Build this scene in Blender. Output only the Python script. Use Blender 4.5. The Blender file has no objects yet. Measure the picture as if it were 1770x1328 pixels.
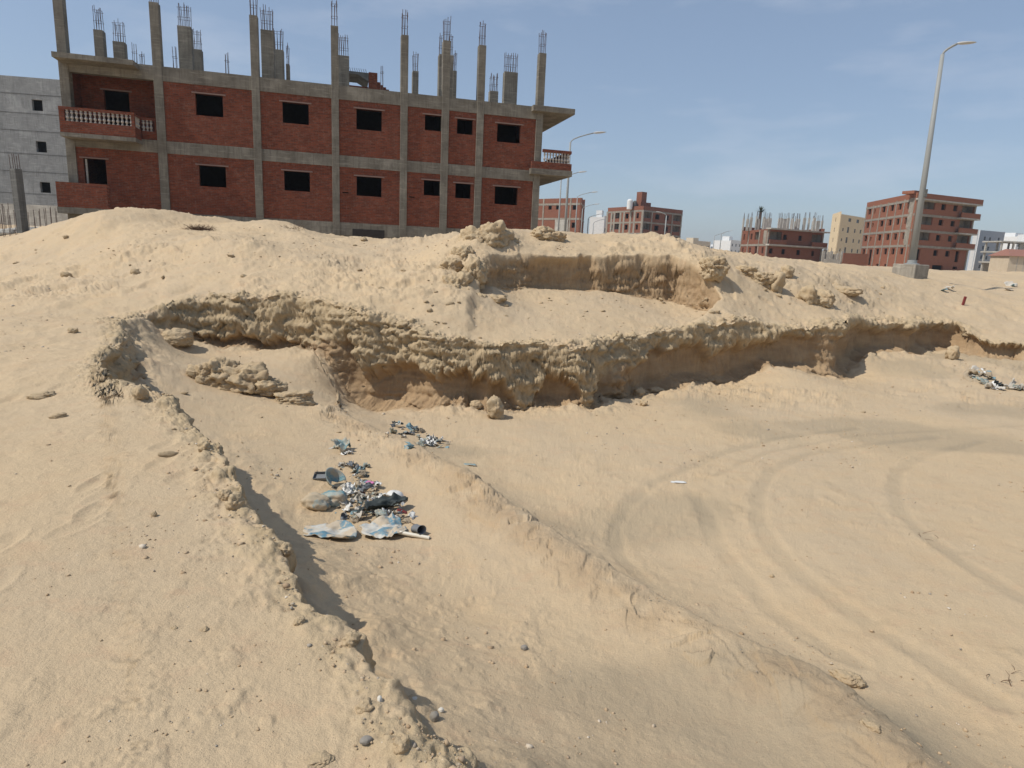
import bpy, math, random
import numpy as np
from mathutils import Vector, Matrix
random.seed(7)
rad = math.radians
SC = bpy.context.scene
COL = SC.collection

# ------------------------------------------------------------------ camera
FPX, PITCH, ROLL = 1108.0, rad(11.645), rad(2.639)      # focal length in pixels of the 1770 px wide photo
CAM = np.array([0.0, 0.0, 1.6])
def _rows():
    cp, sp = math.cos(PITCH), math.sin(PITCH)
    f = np.array([0, cp, -sp]); up = np.array([0, sp, cp]); rt = np.array([1.0, 0, 0])
    c, s = math.cos(ROLL), math.sin(ROLL)
    return np.array([c*rt + s*up, -s*rt + c*up, f])
RR = _rows()
cam_d = bpy.data.cameras.new('camera'); cam = bpy.data.objects.new('camera', cam_d); COL.objects.link(cam)
cam_d.sensor_width = 36.0; cam_d.lens = 36.0*FPX/1770.0; cam_d.clip_start = 0.05; cam_d.clip_end = 20000
m = Matrix(((RR[0][0], RR[1][0], -RR[2][0], 0), (RR[0][1], RR[1][1], -RR[2][1], 0), (RR[0][2], RR[1][2], -RR[2][2], 1.6), (0, 0, 0, 1)))
cam.matrix_world = m
SC.camera = cam

# ------------------------------------------------------------------ light, sky, exposure
SUN_AZ, SUN_EL = -110.5, 53.0            # azimuth from the view direction (clockwise), elevation
sdir = Vector((math.sin(rad(SUN_AZ))*math.cos(rad(SUN_EL)), math.cos(rad(SUN_AZ))*math.cos(rad(SUN_EL)), math.sin(rad(SUN_EL))))
sd_ = bpy.data.lights.new('sun', 'SUN'); sun = bpy.data.objects.new('sun', sd_); COL.objects.link(sun)
sd_.energy = 3.7; sd_.angle = rad(0.53); sd_.color = (1.0, 0.95, 0.87)
sun.rotation_euler = sdir.to_track_quat('Z', 'Y').to_euler()
W = bpy.data.worlds.new('World'); SC.world = W; W.use_nodes = True
wn = W.node_tree; wn.nodes.clear()
sky = wn.nodes.new('ShaderNodeTexSky'); sky.sky_type = 'NISHITA'; sky.sun_disc = False
sky.sun_elevation = rad(SUN_EL); sky.sun_rotation = rad(SUN_AZ); sky.altitude = 0
sky.air_density = 1.0; sky.dust_density = 1.0; sky.ozone_density = 2.0
bg = wn.nodes.new('ShaderNodeBackground'); bg.inputs[1].default_value = 0.128
wo = wn.nodes.new('ShaderNodeOutputWorld')
tcw = wn.nodes.new('ShaderNodeTexCoord'); mpw = wn.nodes.new('ShaderNodeMapping'); mpw.inputs['Scale'].default_value = (1.2, 1.2, 4.5)
mpw.inputs['Rotation'].default_value = (0.25, 0.1, 0.5)
nzw = wn.nodes.new('ShaderNodeTexNoise'); nzw.inputs['Scale'].default_value = 2.3; nzw.inputs['Detail'].default_value = 7; nzw.inputs['Roughness'].default_value = 0.55
rpw = wn.nodes.new('ShaderNodeMapRange'); rpw.inputs['From Min'].default_value = 0.52; rpw.inputs['From Max'].default_value = 0.8; rpw.inputs['To Max'].default_value = 0.5
mxw = wn.nodes.new('ShaderNodeMixRGB'); mxw.inputs['Color2'].default_value = (5.6, 5.9, 6.6, 1)
hsw = wn.nodes.new('ShaderNodeHueSaturation'); hsw.inputs['Saturation'].default_value = 0.92
mxa = wn.nodes.new('ShaderNodeMixRGB'); mxa.inputs['Fac'].default_value = 0.4; mxa.inputs['Color2'].default_value = (2.35, 3.1, 4.3, 1)   # even dust veil
wl = wn.links.new
wl(tcw.outputs['Generated'], mpw.inputs['Vector']); wl(mpw.outputs[0], nzw.inputs['Vector']); wl(nzw.outputs[0], rpw.inputs['Value'])
wl(sky.outputs[0], hsw.inputs['Color']); wl(hsw.outputs[0], mxa.inputs['Color1']); wl(mxa.outputs[0], mxw.inputs['Color1']); wl(rpw.outputs[0], mxw.inputs['Fac'])
wl(mxw.outputs[0], bg.inputs[0]); wl(bg.outputs[0], wo.inputs[0])
SC.view_settings.view_transform = 'Standard'; SC.view_settings.look = 'None'
SC.view_settings.exposure = 0.0; SC.view_settings.gamma = 1.0

# ------------------------------------------------------------------ survey helpers (photo measurements -> real positions)
def ray(u, v): return (u-885)/FPX*RR[0] - (v-664)/FPX*RR[1] + RR[2]
def at_y(u, v, y):
    d = ray(u, v); return CAM + d*(y/d[1])
def at_z(u, v, z):
    d = ray(u, v); return CAM + d*((z-1.6)/d[2])

# ------------------------------------------------------------------ object helpers
class MB:
    def __init__(s): s.v = []; s.f = []
    def add(s, vs, fs):
        o = len(s.v); s.v += [tuple(p) for p in vs]; s.f += [tuple(i+o for i in f) for f in fs]; return s
    def box(s, x0, x1, y0, y1, z0, z1):
        return s.add([(x0,y0,z0),(x1,y0,z0),(x1,y1,z0),(x0,y1,z0),(x0,y0,z1),(x1,y0,z1),(x1,y1,z1),(x0,y1,z1)],
                     [(0,3,2,1),(4,5,6,7),(0,1,5,4),(1,2,6,5),(2,3,7,6),(3,0,4,7)])
    def tube(s, pts, r, n=6, cap=True):
        pts = [Vector(p) for p in pts]; k = len(pts)
        rs = r if isinstance(r, (list, tuple)) else [r]*k
        ref = Vector((0.31, 0.95, 0.07)); vs = []; fs = []
        for i, p in enumerate(pts):
            t = (pts[min(i+1, k-1)] - pts[max(i-1, 0)]).normalized()
            a = t.cross(ref)
            if a.length < 1e-3: a = t.cross(Vector((1, 0, 0)))
            a.normalize(); b = t.cross(a)
            for j in range(n):
                q = 2*math.pi*j/n; vs.append(p + (a*math.cos(q) + b*math.sin(q))*rs[i])
        for i in range(k-1):
            for j in range(n):
                fs.append((i*n+j, i*n+(j+1) % n, (i+1)*n+(j+1) % n, (i+1)*n+j))
        if cap: fs.append(tuple(range(n))[::-1]); fs.append(tuple(range((k-1)*n, k*n)))
        return s.add(vs, fs)
    def lathe(s, prof, c=(0, 0, 0), n=10):
        vs = []; fs = []
        for r, z in prof:
            for j in range(n):
                q = 2*math.pi*j/n; vs.append((c[0]+r*math.cos(q), c[1]+r*math.sin(q), c[2]+z))
        for i in range(len(prof)-1):
            for j in range(n): fs.append((i*n+j, i*n+(j+1) % n, (i+1)*n+(j+1) % n, (i+1)*n+j))
        fs.append(tuple(range(n))[::-1]); fs.append(tuple(range((len(prof)-1)*n, len(prof)*n)))
        return s.add(vs, fs)
    def wall(s, x0, x1, z0, z1, y0, y1, holes=()):
        """slab in the xz plane, y0 (outside) to y1, with rectangular openings (x0,x1,z0,z1)"""
        xs = sorted({x0, x1} | {min(max(h[i], x0), x1) for h in holes for i in (0, 1)})
        zs = sorted({z0, z1} | {min(max(h[i], z0), z1) for h in holes for i in (2, 3)})
        nx, nz = len(xs)-1, len(zs)-1
        sol = [[not any(h[0] < (xs[i]+xs[i+1])/2 < h[1] and h[2] < (zs[j]+zs[j+1])/2 < h[3] for h in holes) for j in range(nz)] for i in range(nx)]
        S = lambda i, j: 0 <= i < nx and 0 <= j < nz and sol[i][j]
        vid = {}; vs = []; fs = []
        def V(x, y, z):
            k = (x, y, z)
            if k not in vid: vid[k] = len(vs); vs.append(k)
            return vid[k]
        for i in range(nx):
            for j in range(nz):
                if not sol[i][j]: continue
                a, b, c, d = xs[i], xs[i+1], zs[j], zs[j+1]
                fs.append((V(a,y0,c), V(b,y0,c), V(b,y0,d), V(a,y0,d)))
                fs.append((V(a,y1,c), V(a,y1,d), V(b,y1,d), V(b,y1,c)))
                if not S(i-1, j): fs.append((V(a,y0,c), V(a,y0,d), V(a,y1,d), V(a,y1,c)))
                if not S(i+1, j): fs.append((V(b,y0,c), V(b,y1,c), V(b,y1,d), V(b,y0,d)))
                if not S(i, j-1): fs.append((V(a,y0,c), V(a,y1,c), V(b,y1,c), V(b,y0,c)))
                if not S(i, j+1): fs.append((V(a,y0,d), V(b,y0,d), V(b,y1,d), V(a,y1,d)))
        return s.add(vs, fs)
    def build(s, name, mat, parent=None, loc=(0, 0, 0), rz=0.0, smooth=False, bevel=0.0):
        me = bpy.data.meshes.new(name); me.from_pydata([tuple(map(float, v)) for v in s.v], [], s.f)
        me.validate(); me.update()
        if smooth: me.shade_smooth()
        me.materials.append(mat)
        o = bpy.data.objects.new(name, me); COL.objects.link(o)
        o.location = loc; o.rotation_euler = (0, 0, rz)
        if parent is not None: o.parent = parent
        if bevel:
            b = o.modifiers.new('bevel', 'BEVEL'); b.width = bevel; b.segments = 2; b.limit_method = 'ANGLE'
        return o
def tag(o, label=None, cat=None, group=None, kind=None):
    if label: o['label'] = label
    if cat: o['category'] = cat
    if group: o['group'] = group
    if kind: o['kind'] = kind
    return o
def empty(name, loc, rz=0.0, **k):
    o = bpy.data.objects.new(name, None); COL.objects.link(o); o.location = loc; o.rotation_euler = (0, 0, rz)
    o.empty_display_size = 0.3
    return tag(o, **k)

# ------------------------------------------------------------------ noise (numpy)
def _hash(ix, iy, iz, seed):
    h = (ix.astype(np.uint32)*np.uint32(374761393) + iy.astype(np.uint32)*np.uint32(668265263) + iz.astype(np.uint32)*np.uint32(2147483647 ^ 0x5bd1e995) + np.uint32(seed*1013904223 & 0xffffffff))
    h ^= h >> np.uint32(13); h *= np.uint32(1274126177); h ^= h >> np.uint32(16); h *= np.uint32(2246822519); h ^= h >> np.uint32(13)
    return h.astype(np.float32)*np.float32(2.0/4294967295.0) - np.float32(1.0)
def noise3(x, y, z, seed=0):
    x = np.asarray(x, np.float32)+np.float32(1000.37); y = np.asarray(y, np.float32)+np.float32(1000.71); z = np.asarray(z, np.float32)+np.float32(1000.13)
    ix = np.floor(x); iy = np.floor(y); iz = np.floor(z)
    fx = x-ix; fy = y-iy; fz = z-iz
    ix = ix.astype(np.int64); iy = iy.astype(np.int64); iz = iz.astype(np.int64)
    ux = fx*fx*(3-2*fx); uy = fy*fy*(3-2*fy); uz = fz*fz*(3-2*fz)
    r = 0
    for dx in (0, 1):
        wx = ux if dx else 1-ux
        for dy in (0, 1):
            wy = uy if dy else 1-uy
            for dz in (0, 1):
                wz = uz if dz else 1-uz
                r = r + _hash(ix+dx, iy+dy, iz+dz, seed)*wx*wy*wz
    return r
def noise2(x, y, seed=0):
    x = np.asarray(x, np.float32)+np.float32(1000.37); y = np.asarray(y, np.float32)+np.float32(1000.71)
    ix = np.floor(x); iy = np.floor(y); fx = x-ix; fy = y-iy
    ix = ix.astype(np.int64); iy = iy.astype(np.int64)
    ux = fx*fx*(3-2*fx); uy = fy*fy*(3-2*fy); z0 = np.zeros_like(ix)
    r = 0
    for dx in (0, 1):
        wx = ux if dx else 1-ux
        for dy in (0, 1):
            r = r + _hash(ix+dx, iy+dy, z0, seed)*wx*(uy if dy else 1-uy)
    return r
def fbm2(x, y, oct=4, seed=0, gain=0.5):
    a = 1.0; r = 0
    for k in range(oct): r = r + a*noise2(x*2.03**k, y*2.03**k, seed+k*17); a *= gain
    return r
def fbm3(x, y, z, oct=3, seed=0, gain=0.5, ridged=False):
    a = 1.0; r = 0
    for k in range(oct):
        q = noise3(x*2.03**k, y*2.03**k, z*2.03**k, seed+k*17)
        r = r + a*((1-2*np.abs(q)) if ridged else q); a *= gain
    return r
def worley3(x, y, z, seed=0):
    ix = np.floor(x).astype(np.int64); iy = np.floor(y).astype(np.int64); iz = np.floor(z).astype(np.int64)
    f1 = np.full(x.shape, 9.0, np.float32); f2 = f1.copy(); idv = np.zeros(x.shape, np.float32)
    for dx in (-1, 0, 1):
        for dy in (-1, 0, 1):
            for dz in (-1, 0, 1):
                cx, cy, cz = ix+dx, iy+dy, iz+dz
                px = cx+.5+.48*_hash(cx, cy, cz, seed); py = cy+.5+.48*_hash(cx, cy, cz, seed+1); pz = cz+.5+.48*_hash(cx, cy, cz, seed+2)
                d = np.sqrt((px-x)**2+(py-y)**2+(pz-z)**2).astype(np.float32)
                c = d < f1
                f2 = np.where(c, f1, np.minimum(f2, d)); idv = np.where(c, _hash(cx, cy, cz, seed+3), idv); f1 = np.where(c, d, f1)
    return f1, f2, idv
def sstep(a, b, x):
    t = np.clip((x-a)/(b-a), 0, 1); return t*t*(3-2*t)

# ------------------------------------------------------------------ materials
class NT:
    def __init__(s, name):
        s.m = bpy.data.materials.new(name); s.m.use_nodes = True; s.t = s.m.node_tree; s.t.nodes.clear()
        s.o = s.t.nodes.new('ShaderNodeOutputMaterial'); s.b = s.t.nodes.new('ShaderNodeBsdfPrincipled')
        s.t.links.new(s.b.outputs[0], s.o.inputs[0]); s.b.inputs['Roughness'].default_value = 0.9
        s.b.inputs['Specular IOR Level'].default_value = 0.2
        s.tc = s.t.nodes.new('ShaderNodeTexCoord')
    def n(s, typ, **k):
        nd = s.t.nodes.new(typ)
        for a, b in k.items():
            if a in nd.inputs.keys() if hasattr(nd.inputs, 'keys') else False: nd.inputs[a].default_value = b
            else: setattr(nd, a, b)
        return nd
    def l(s, a, b): s.t.links.new(a, b)
    def noise(s, vec, scale, detail=4, rough=0.55):
        nd = s.t.nodes.new('ShaderNodeTexNoise'); nd.inputs['Scale'].default_value = scale; nd.inputs['Detail'].default_value = detail
        nd.inputs['Roughness'].default_value = rough; s.l(vec, nd.inputs['Vector']); return nd.outputs[0]
    def rng(s, v, a, b, c=0.0, d=1.0):
        nd = s.t.nodes.new('ShaderNodeMapRange'); s.l(v, nd.inputs['Value'])
        for k, x in zip(('From Min', 'From Max', 'To Min', 'To Max'), (a, b, c, d)): nd.inputs[k].default_value = x
        return nd.outputs[0]
    def mix(s, fac, a, b, mode='MIX'):
        nd = s.t.nodes.new('ShaderNodeMixRGB'); nd.blend_type = mode
        for i, x in (('Fac', fac), ('Color1', a), ('Color2', b)):
            if isinstance(x, (int, float)): nd.inputs[i].default_value = x
            elif isinstance(x, tuple): nd.inputs[i].default_value = (*x, 1) if len(x) == 3 else x
            else: s.l(x, nd.inputs[i])
        return nd.outputs[0]
    def math(s, op, a, b=0.0):
        nd = s.t.nodes.new('ShaderNodeMath'); nd.operation = op
        for i, x in enumerate((a, b)):
            if isinstance(x, (int, float)): nd.inputs[i].default_value = x
            else: s.l(x, nd.inputs[i])
        return nd.outputs[0]
    def bump(s, h, strength=0.5, dist=0.01, normal=None):
        nd = s.t.nodes.new('ShaderNodeBump'); nd.inputs['Strength'].default_value = strength; nd.inputs['Distance'].default_value = dist
        s.l(h, nd.inputs['Height'])
        if normal is not None: s.l(normal, nd.inputs['Normal'])
        return nd.outputs[0]
    def map(s, vec, scale=(1, 1, 1), rot=(0, 0, 0)):
        nd = s.t.nodes.new('ShaderNodeMapping'); nd.inputs['Scale'].default_value = scale; nd.inputs['Rotation'].default_value = rot
        s.l(vec, nd.inputs['Vector']); return nd.outputs[0]
    def attr(s, name):
        nd = s.t.nodes.new('ShaderNodeAttribute'); nd.attribute_name = name; return nd
    def fin(s, col=None, normal=None):
        if col is not None:
            if isinstance(col, tuple): s.b.inputs['Base Color'].default_value = (*col, 1)
            else: s.l(col, s.b.inputs['Base Color'])
        if normal is not None: s.l(normal, s.b.inputs['Normal'])
        return s.m

def earth_material(name, use_attr):
    g = NT(name); P = g.tc.outputs['Object']
    big = g.noise(P, 0.35, 5, 0.6); mid = g.noise(P, 2.2, 6, 0.62); fine = g.noise(P, 38, 5, 0.7); grain = g.noise(P, 260, 3, 0.7)
    sand = g.mix(g.rng(big, 0.4, 0.62), (0.59, 0.448, 0.278), (0.55, 0.428, 0.28))
    sand = g.mix(g.rng(mid, 0.5, 0.66, 0, 0.4), sand, (0.59, 0.425, 0.25))
    sand = g.mix(g.rng(g.noise(g.map(P, (1, 1.6, 1)), 3.6, 7, 0.72), 0.54, 0.66, 0, 0.5), sand, (0.56, 0.385, 0.24))
    sand = g.mix(g.rng(g.noise(P, 5.5, 6, 0.65), 0.56, 0.72, 0, 0.4), sand, (0.41, 0.315, 0.195))
    sand = g.mix(g.rng(g.noise(g.map(P, (1, 1, 1), (0, 0, 1.0)), 1.1, 4, 0.6), 0.55, 0.7, 0, 0.35), sand, (0.60, 0.47, 0.30))
    crust = g.mix(g.rng(g.noise(P, 9, 6, 0.7), 0.38, 0.62), (0.40, 0.31, 0.185), (0.56, 0.435, 0.265))
    soil = g.mix(g.rng(g.noise(g.map(P, (1, 1, 3.5)), 1.6, 6, 0.6), 0.38, 0.62), (0.44, 0.305, 0.175), (0.345, 0.232, 0.13))
    soil = g.mix(g.rng(g.noise(g.map(P, (6, 6, 0.8)), 2.5, 5, 0.6), 0.5, 0.7, 0, 0.5), soil, (0.50, 0.36, 0.20))
    if use_attr:
        a = g.attr('soil').outputs['Fac']; c = g.attr('crust').outputs['Fac']; k = g.attr('wind').outputs['Fac']
        col = g.mix(k, sand, (0.345, 0.282, 0.19))
        col = g.mix(c, col, crust); col = g.mix(a, col, soil)
        rough_amt = g.math('ADD', 0.35, g.math('MULTIPLY', g.math('MAXIMUM', a, c), 1.0))
    else:
        col = g.mix(g.rng(g.noise(P, 3, 4), 0.45, 0.75, 0, .55), g.mix(.5, crust, sand), soil); rough_amt = g.math('ADD', 1.0, 0.0)
    col = g.mix(g.rng(grain, 0.3, 0.7, 0.0, 0.36), col, (0.23, 0.17, 0.11))
    col = g.mix(g.rng(g.noise(P, 110, 2, 0.5), 0.66, 0.72, 0, 0.55), col, (0.24, 0.19, 0.14))
    h = g.math('ADD', g.math('MULTIPLY', fine, 1.0), g.math('MULTIPLY', g.noise(P, 130, 4, 0.75), 0.6))
    h = g.math('ADD', h, g.math('MULTIPLY', g.noise(P, 12, 5, 0.7), g.math('MULTIPLY', rough_amt, 2.2)))
    nb = g.t.nodes.new('ShaderNodeBump'); nb.inputs['Distance'].default_value = 0.016; nb.inputs['Strength'].default_value = 0.6
    g.l(h, nb.inputs['Height'])
    return g.fin(col, nb.outputs[0])
M = {}
M['ground'] = earth_material('desert_ground', True)
M['clod'] = earth_material('dry_earth', False)

def brick_material(name, c1, c2, mortar, scale=1.0, dust=0.25):
    g = NT(name); sx = g.t.nodes.new('ShaderNodeSeparateXYZ'); g.l(g.tc.outputs['Object'], sx.inputs[0])
    cb = g.t.nodes.new('ShaderNodeCombineXYZ'); g.l(g.math('ADD', sx.outputs[0], sx.outputs[1]), cb.inputs[0]); g.l(sx.outputs[2], cb.inputs[1])
    b = g.t.nodes.new('ShaderNodeTexBrick'); g.l(cb.outputs[0], b.inputs['Vector'])
    b.inputs['Scale'].default_value = 1.0; b.inputs['Brick Width'].default_value = 0.225*scale; b.inputs['Row Height'].default_value = 0.072*scale
    b.inputs['Mortar Size'].default_value = 0.009*scale; b.inputs['Mortar Smooth'].default_value = 0.3; b.inputs['Bias'].default_value = -0.1
    b.inputs['Color1'].default_value = (*c1, 1); b.inputs['Color2'].default_value = (*c2, 1); b.inputs['Mortar'].default_value = (*mortar, 1)
    P = g.tc.outputs['Object']
    col = g.mix(g.rng(g.noise(P, 0.9, 6, 0.65), 0.45, 0.75, 0, 0.3), b.outputs['Color'], tuple(0.62*x for x in c1))
    col = g.mix(g.rng(g.noise(P, 7.0, 6, 0.75), 0.5, 0.8, 0, dust), col, (0.42, 0.33, 0.25))
    bm = g.bump(b.outputs['Fac'], 0.8, -0.012*scale)
    return g.fin(col, g.bump(g.noise(P, 40, 3), 0.35, 0.006, bm))
M['brick'] = brick_material('red_brick', (0.225, 0.060, 0.031), (0.12, 0.036, 0.022), (0.15, 0.082, 0.058))
M['brick_far'] = brick_material('faded_red_brick', (0.24, 0.082, 0.046), (0.18, 0.064, 0.038), (0.23, 0.14, 0.10), 1.0, 0.3)
M['brick_orange'] = brick_material('orange_red_brick', (0.31, 0.115, 0.064), (0.25, 0.092, 0.054), (0.25, 0.15, 0.10), 1.0, 0.25)

def concrete_material(name, a, b, streak=True, rough=0.9):
    g = NT(name); P = g.tc.outputs['Object']
    col = g.mix(g.rng(g.noise(P, 1.3, 7, 0.65), 0.35, 0.68), a, b)
    if streak:
        col = g.mix(g.rng(g.noise(P, 0.55, 6, 0.7), 0.52, 0.66, 0, 0.55), col, tuple(min(1, 1.45*x) for x in b))
        col = g.mix(g.rng(g.noise(g.map(P, (2.2, 2.2, .6)), 0.9, 6, 0.7), 0.55, 0.7, 0, 0.6), col, tuple(0.5*x for x in a))
    if streak:
        col = g.mix(g.rng(g.noise(g.map(P, (9, 9, 0.5)), 1.5, 5, 0.6), 0.5, 0.72, 0, 0.6), col, tuple(0.6*x for x in a))
        col = g.mix(g.rng(g.noise(g.map(P, (0.8, 0.8, 9)), 1.5, 5, 0.6), 0.54, 0.7, 0, 0.5), col, tuple(min(1, 1.6*x) for x in b))
    col = g.mix(g.rng(g.noise(P, 30, 4, 0.7), 0.5, 0.75, 0, 0.4), col, tuple(0.55*x for x in b))
    return g.fin(col, g.bump(g.noise(g.map(P, (1, 1, 0.6)), 14, 6, 0.7), 0.6, 0.015))
M['concrete'] = concrete_material('board_marked_concrete', (0.145, 0.13, 0.105), (0.24, 0.22, 0.18))
M['concrete_lt'] = concrete_material('pale_concrete', (0.34, 0.32, 0.28), (0.46, 0.44, 0.39))
M['concrete_mid'] = concrete_material('mid_concrete', (0.23, 0.205, 0.17), (0.32, 0.29, 0.24))
M['concrete_dk'] = concrete_material('dark_concrete', (0.10, 0.10, 0.095), (0.16, 0.16, 0.15))
M['render_grey'] = concrete_material('grey_render', (0.25, 0.255, 0.25), (0.33, 0.335, 0.325), True)
M['render_bluegrey'] = concrete_material('blue_grey_render', (0.34, 0.37, 0.40), (0.42, 0.45, 0.48), False)
M['render_cream'] = concrete_material('cream_render', (0.62, 0.49, 0.31), (0.70, 0.57, 0.38), False)
M['render_white'] = concrete_material('white_render', (0.66, 0.66, 0.64), (0.76, 0.76, 0.74), False)
M['render_tan'] = concrete_material('tan_render', (0.55, 0.46, 0.33), (0.62, 0.53, 0.40), False)
def plain(name, col, rough=0.8, metal=0.0, bump=0.3, bscale=20, var=0.35, spec=0.3):
    g = NT(name); P = g.tc.outputs['Object']; g.b.inputs['Roughness'].default_value = rough; g.b.inputs['Metallic'].default_value = metal
    g.b.inputs['Specular IOR Level'].default_value = spec
    c = g.mix(g.rng(g.noise(P, bscale*0.3, 5, 0.65), 0.35, 0.7, 0, var), col, tuple(0.55*x+0.05 for x in col))
    return g.fin(c, g.bump(g.noise(P, bscale, 4), bump, 0.01))
M['void'] = plain('unlit_interior', (0.035, 0.03, 0.028), 1.0)  # near-black colour carries the darkness of unlit rooms
M['lintel'] = plain('dusty_lintel', (.24, .155, .125), .95)
M['glass'] = plain('dark_window_glass', (0.03, 0.035, 0.04), 0.25, 0, 0.02)
M['steel'] = plain('rusty_rebar', (0.10, 0.065, 0.055), 0.8, 0.0, 0.3, 60)
M['galv'] = plain('galvanised_steel', (0.30, 0.31, 0.30), 0.55, 0.0, 0.1, 6, 0.3)
M['lampgrey'] = plain('lamp_housing_grey', (0.48, 0.48, 0.47), 0.5, 0, 0.05)
M['roof_tile'] = plain('faded_roof_tile', (0.30, 0.14, 0.10), 0.9)
M['baluster'] = plain('cast_stone', (0.42, 0.38, 0.34), 0.9)
M['leaf'] = plain('palm_green', (0.05, 0.07, 0.035), 0.8)
M['bark'] = plain('palm_bark', (0.13, 0.09, 0.06), 0.95)

# ------------------------------------------------------------------ terrain
class TPS:
    """smooth surface through surveyed spot heights"""
    def __init__(s, pts, lam=0.002):
        p = np.array(pts, float); s.c = p[:, :2]; n = len(p)
        K = s.k(s.c) + lam*np.eye(n); Q = np.c_[np.ones(n), s.c]
        A = np.block([[K, Q], [Q.T, np.zeros((3, 3))]])
        s.w = np.linalg.solve(A, np.r_[p[:, 2], 0, 0, 0])
    def k(s, x):
        d2 = ((x[:, None, :]-s.c[None])**2).sum(-1)
        return 0.5*d2*np.log(d2+1e-9)*0.05
    def __call__(s, x, y):
        q = np.c_[x.ravel(), y.ravel()]; out = np.empty(len(q))
        for i in range(0, len(q), 40000):
            b = q[i:i+40000]; out[i:i+40000] = s.k(b) @ s.w[:-3] + s.w[-3] + b @ s.w[-2:]
        return out.reshape(x.shape)
def Y(u, v, y): return tuple(at_y(u, v, y))
def Z(u, v, z): return tuple(at_z(u, v, z))

LAND = [(-3, 1, 0), (-1.5, 1.2, 0), (-6, 3, 0), (-3, 3, 0.0), (-10, 5, 0), (-2.4, 4.2, .03), (-5, 6, 0), (-9, 9, .02), (0, 0, 0), (4, -2, 0), (-4, -4, 0), (12, -4, 0), (-14, -4, 0), (-14, 9, .05),
        (0, -15, 0), (-30, -10, .2), (30, -10, 0), (-30, 10, .8), (32, 8, .5), (30, 20, 1.1),
        Z(150, 560, .1), Z(130, 640, .12), Z(60, 600, 0), Z(225, 640, .12), Z(330, 800, .04), Z(100, 700, 0),
        Y(0, 480, 16), Y(0, 440, 21), Y(0, 404, 27), Y(100, 500, 14.5), Y(200, 500, 13.5), Y(100, 440, 19), Y(60, 398, 24),
        Y(100, 388, 23.5), Y(150, 370, 21.5), Y(200, 368, 21), Y(255, 383, 21), Y(300, 387, 21.5), Y(345, 388, 22), Y(400, 386, 22), Y(445, 380, 21.5), Y(490, 384, 21.5),
        Y(535, 402, 22), Y(600, 415, 22), Y(700, 415, 21.5), Y(770, 413, 20), Y(820, 400, 17.5), Y(855, 398, 16.6), Y(895, 408, 17), Y(935, 401, 18), Y(965, 404, 18), Y(1000, 413, 18),
        Y(1050, 411, 19), Y(1100, 411, 19.3), Y(1160, 412, 19.5), Y(1200, 423, 19.6), Y(1230, 436, 19.8), Y(1260, 449, 20), Y(1300, 450, 20.5), Y(1330, 455, 21),
        Y(330, 445, 15.8), Y(380, 418, 16.3), Y(440, 420, 16.6), Y(540, 445, 16), Y(240, 450, 16), Y(300, 480, 14.4), Y(450, 480, 14.0), Y(600, 480, 14.2), Y(640, 430, 18), Y(700, 450, 16.4),
        Y(230, 410, 18.5), Y(400, 400, 19.5), Y(560, 420, 18.8), Y(480, 430, 17),
        Y(240, 545, 12), Y(300, 521, 12.7), Y(380, 515, 12.9), Y(450, 511, 12.9), Y(560, 515, 12.7), Y(640, 531, 12.3), Y(700, 556, 12.0), Y(760, 578, 11.7), Y(800, 589, 11.6),
        Y(860, 592, 11.8), Y(1000, 594, 12.2), Y(1050, 588, 13.0), Y(1120, 578, 13.8), Y(1200, 568, 14.6), Y(1300, 560, 15.5), Y(1450, 556, 16.6), Y(1560, 557, 18.8), Y(1655, 558, 19.8), Y(1700, 585, 18.6), Y(1770, 600, 18),
        Y(760, 500, 13.6), Y(800, 450, 15.0), Y(700, 520, 12.8), Y(780, 545, 12.5), Y(840, 430, 15.6),
        Y(870, 432, 16.1), Y(1000, 436, 17.0), Y(1110, 436, 17.6), Y(1190, 434, 17.8), Y(1240, 462, 17.3), Y(1262, 490, 16.8), Y(1245, 535, 15.8), Y(1250, 510, 16.4),
        Y(1300, 475, 18.2), Y(1360, 465, 19.4), Y(1400, 492, 18.9), Y(1460, 500, 19.8), Y(1400, 525, 17.6), Y(1300, 530, 16.5), Y(1480, 530, 18.9), Y(1560, 530, 20.2), Y(1600, 515, 22), Y(1700, 520, 23), Y(1770, 530, 23),
        Y(1440, 470, 22), Y(1400, 455, 26), Y(1575, 481, 25.6), Y(1530, 480, 24), Y(1640, 490, 27), Y(1700, 490, 30), Y(1770, 495, 30), Y(1480, 458, 34), Y(1650, 470, 42), Y(1770, 478, 42),
        (-25, 40, 1.75), (-10, 45, 1.8), (0, 32, 1.85), (-10, 30, 1.9), (5, 40, 1.75), (15, 48, 1.65), (30, 48, 1.6), (45, 30, 1.55), (-45, 20, 1.3), (-40, 45, 1.7), (-18, 27, 1.75), (8, 26, 1.9)]
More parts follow.
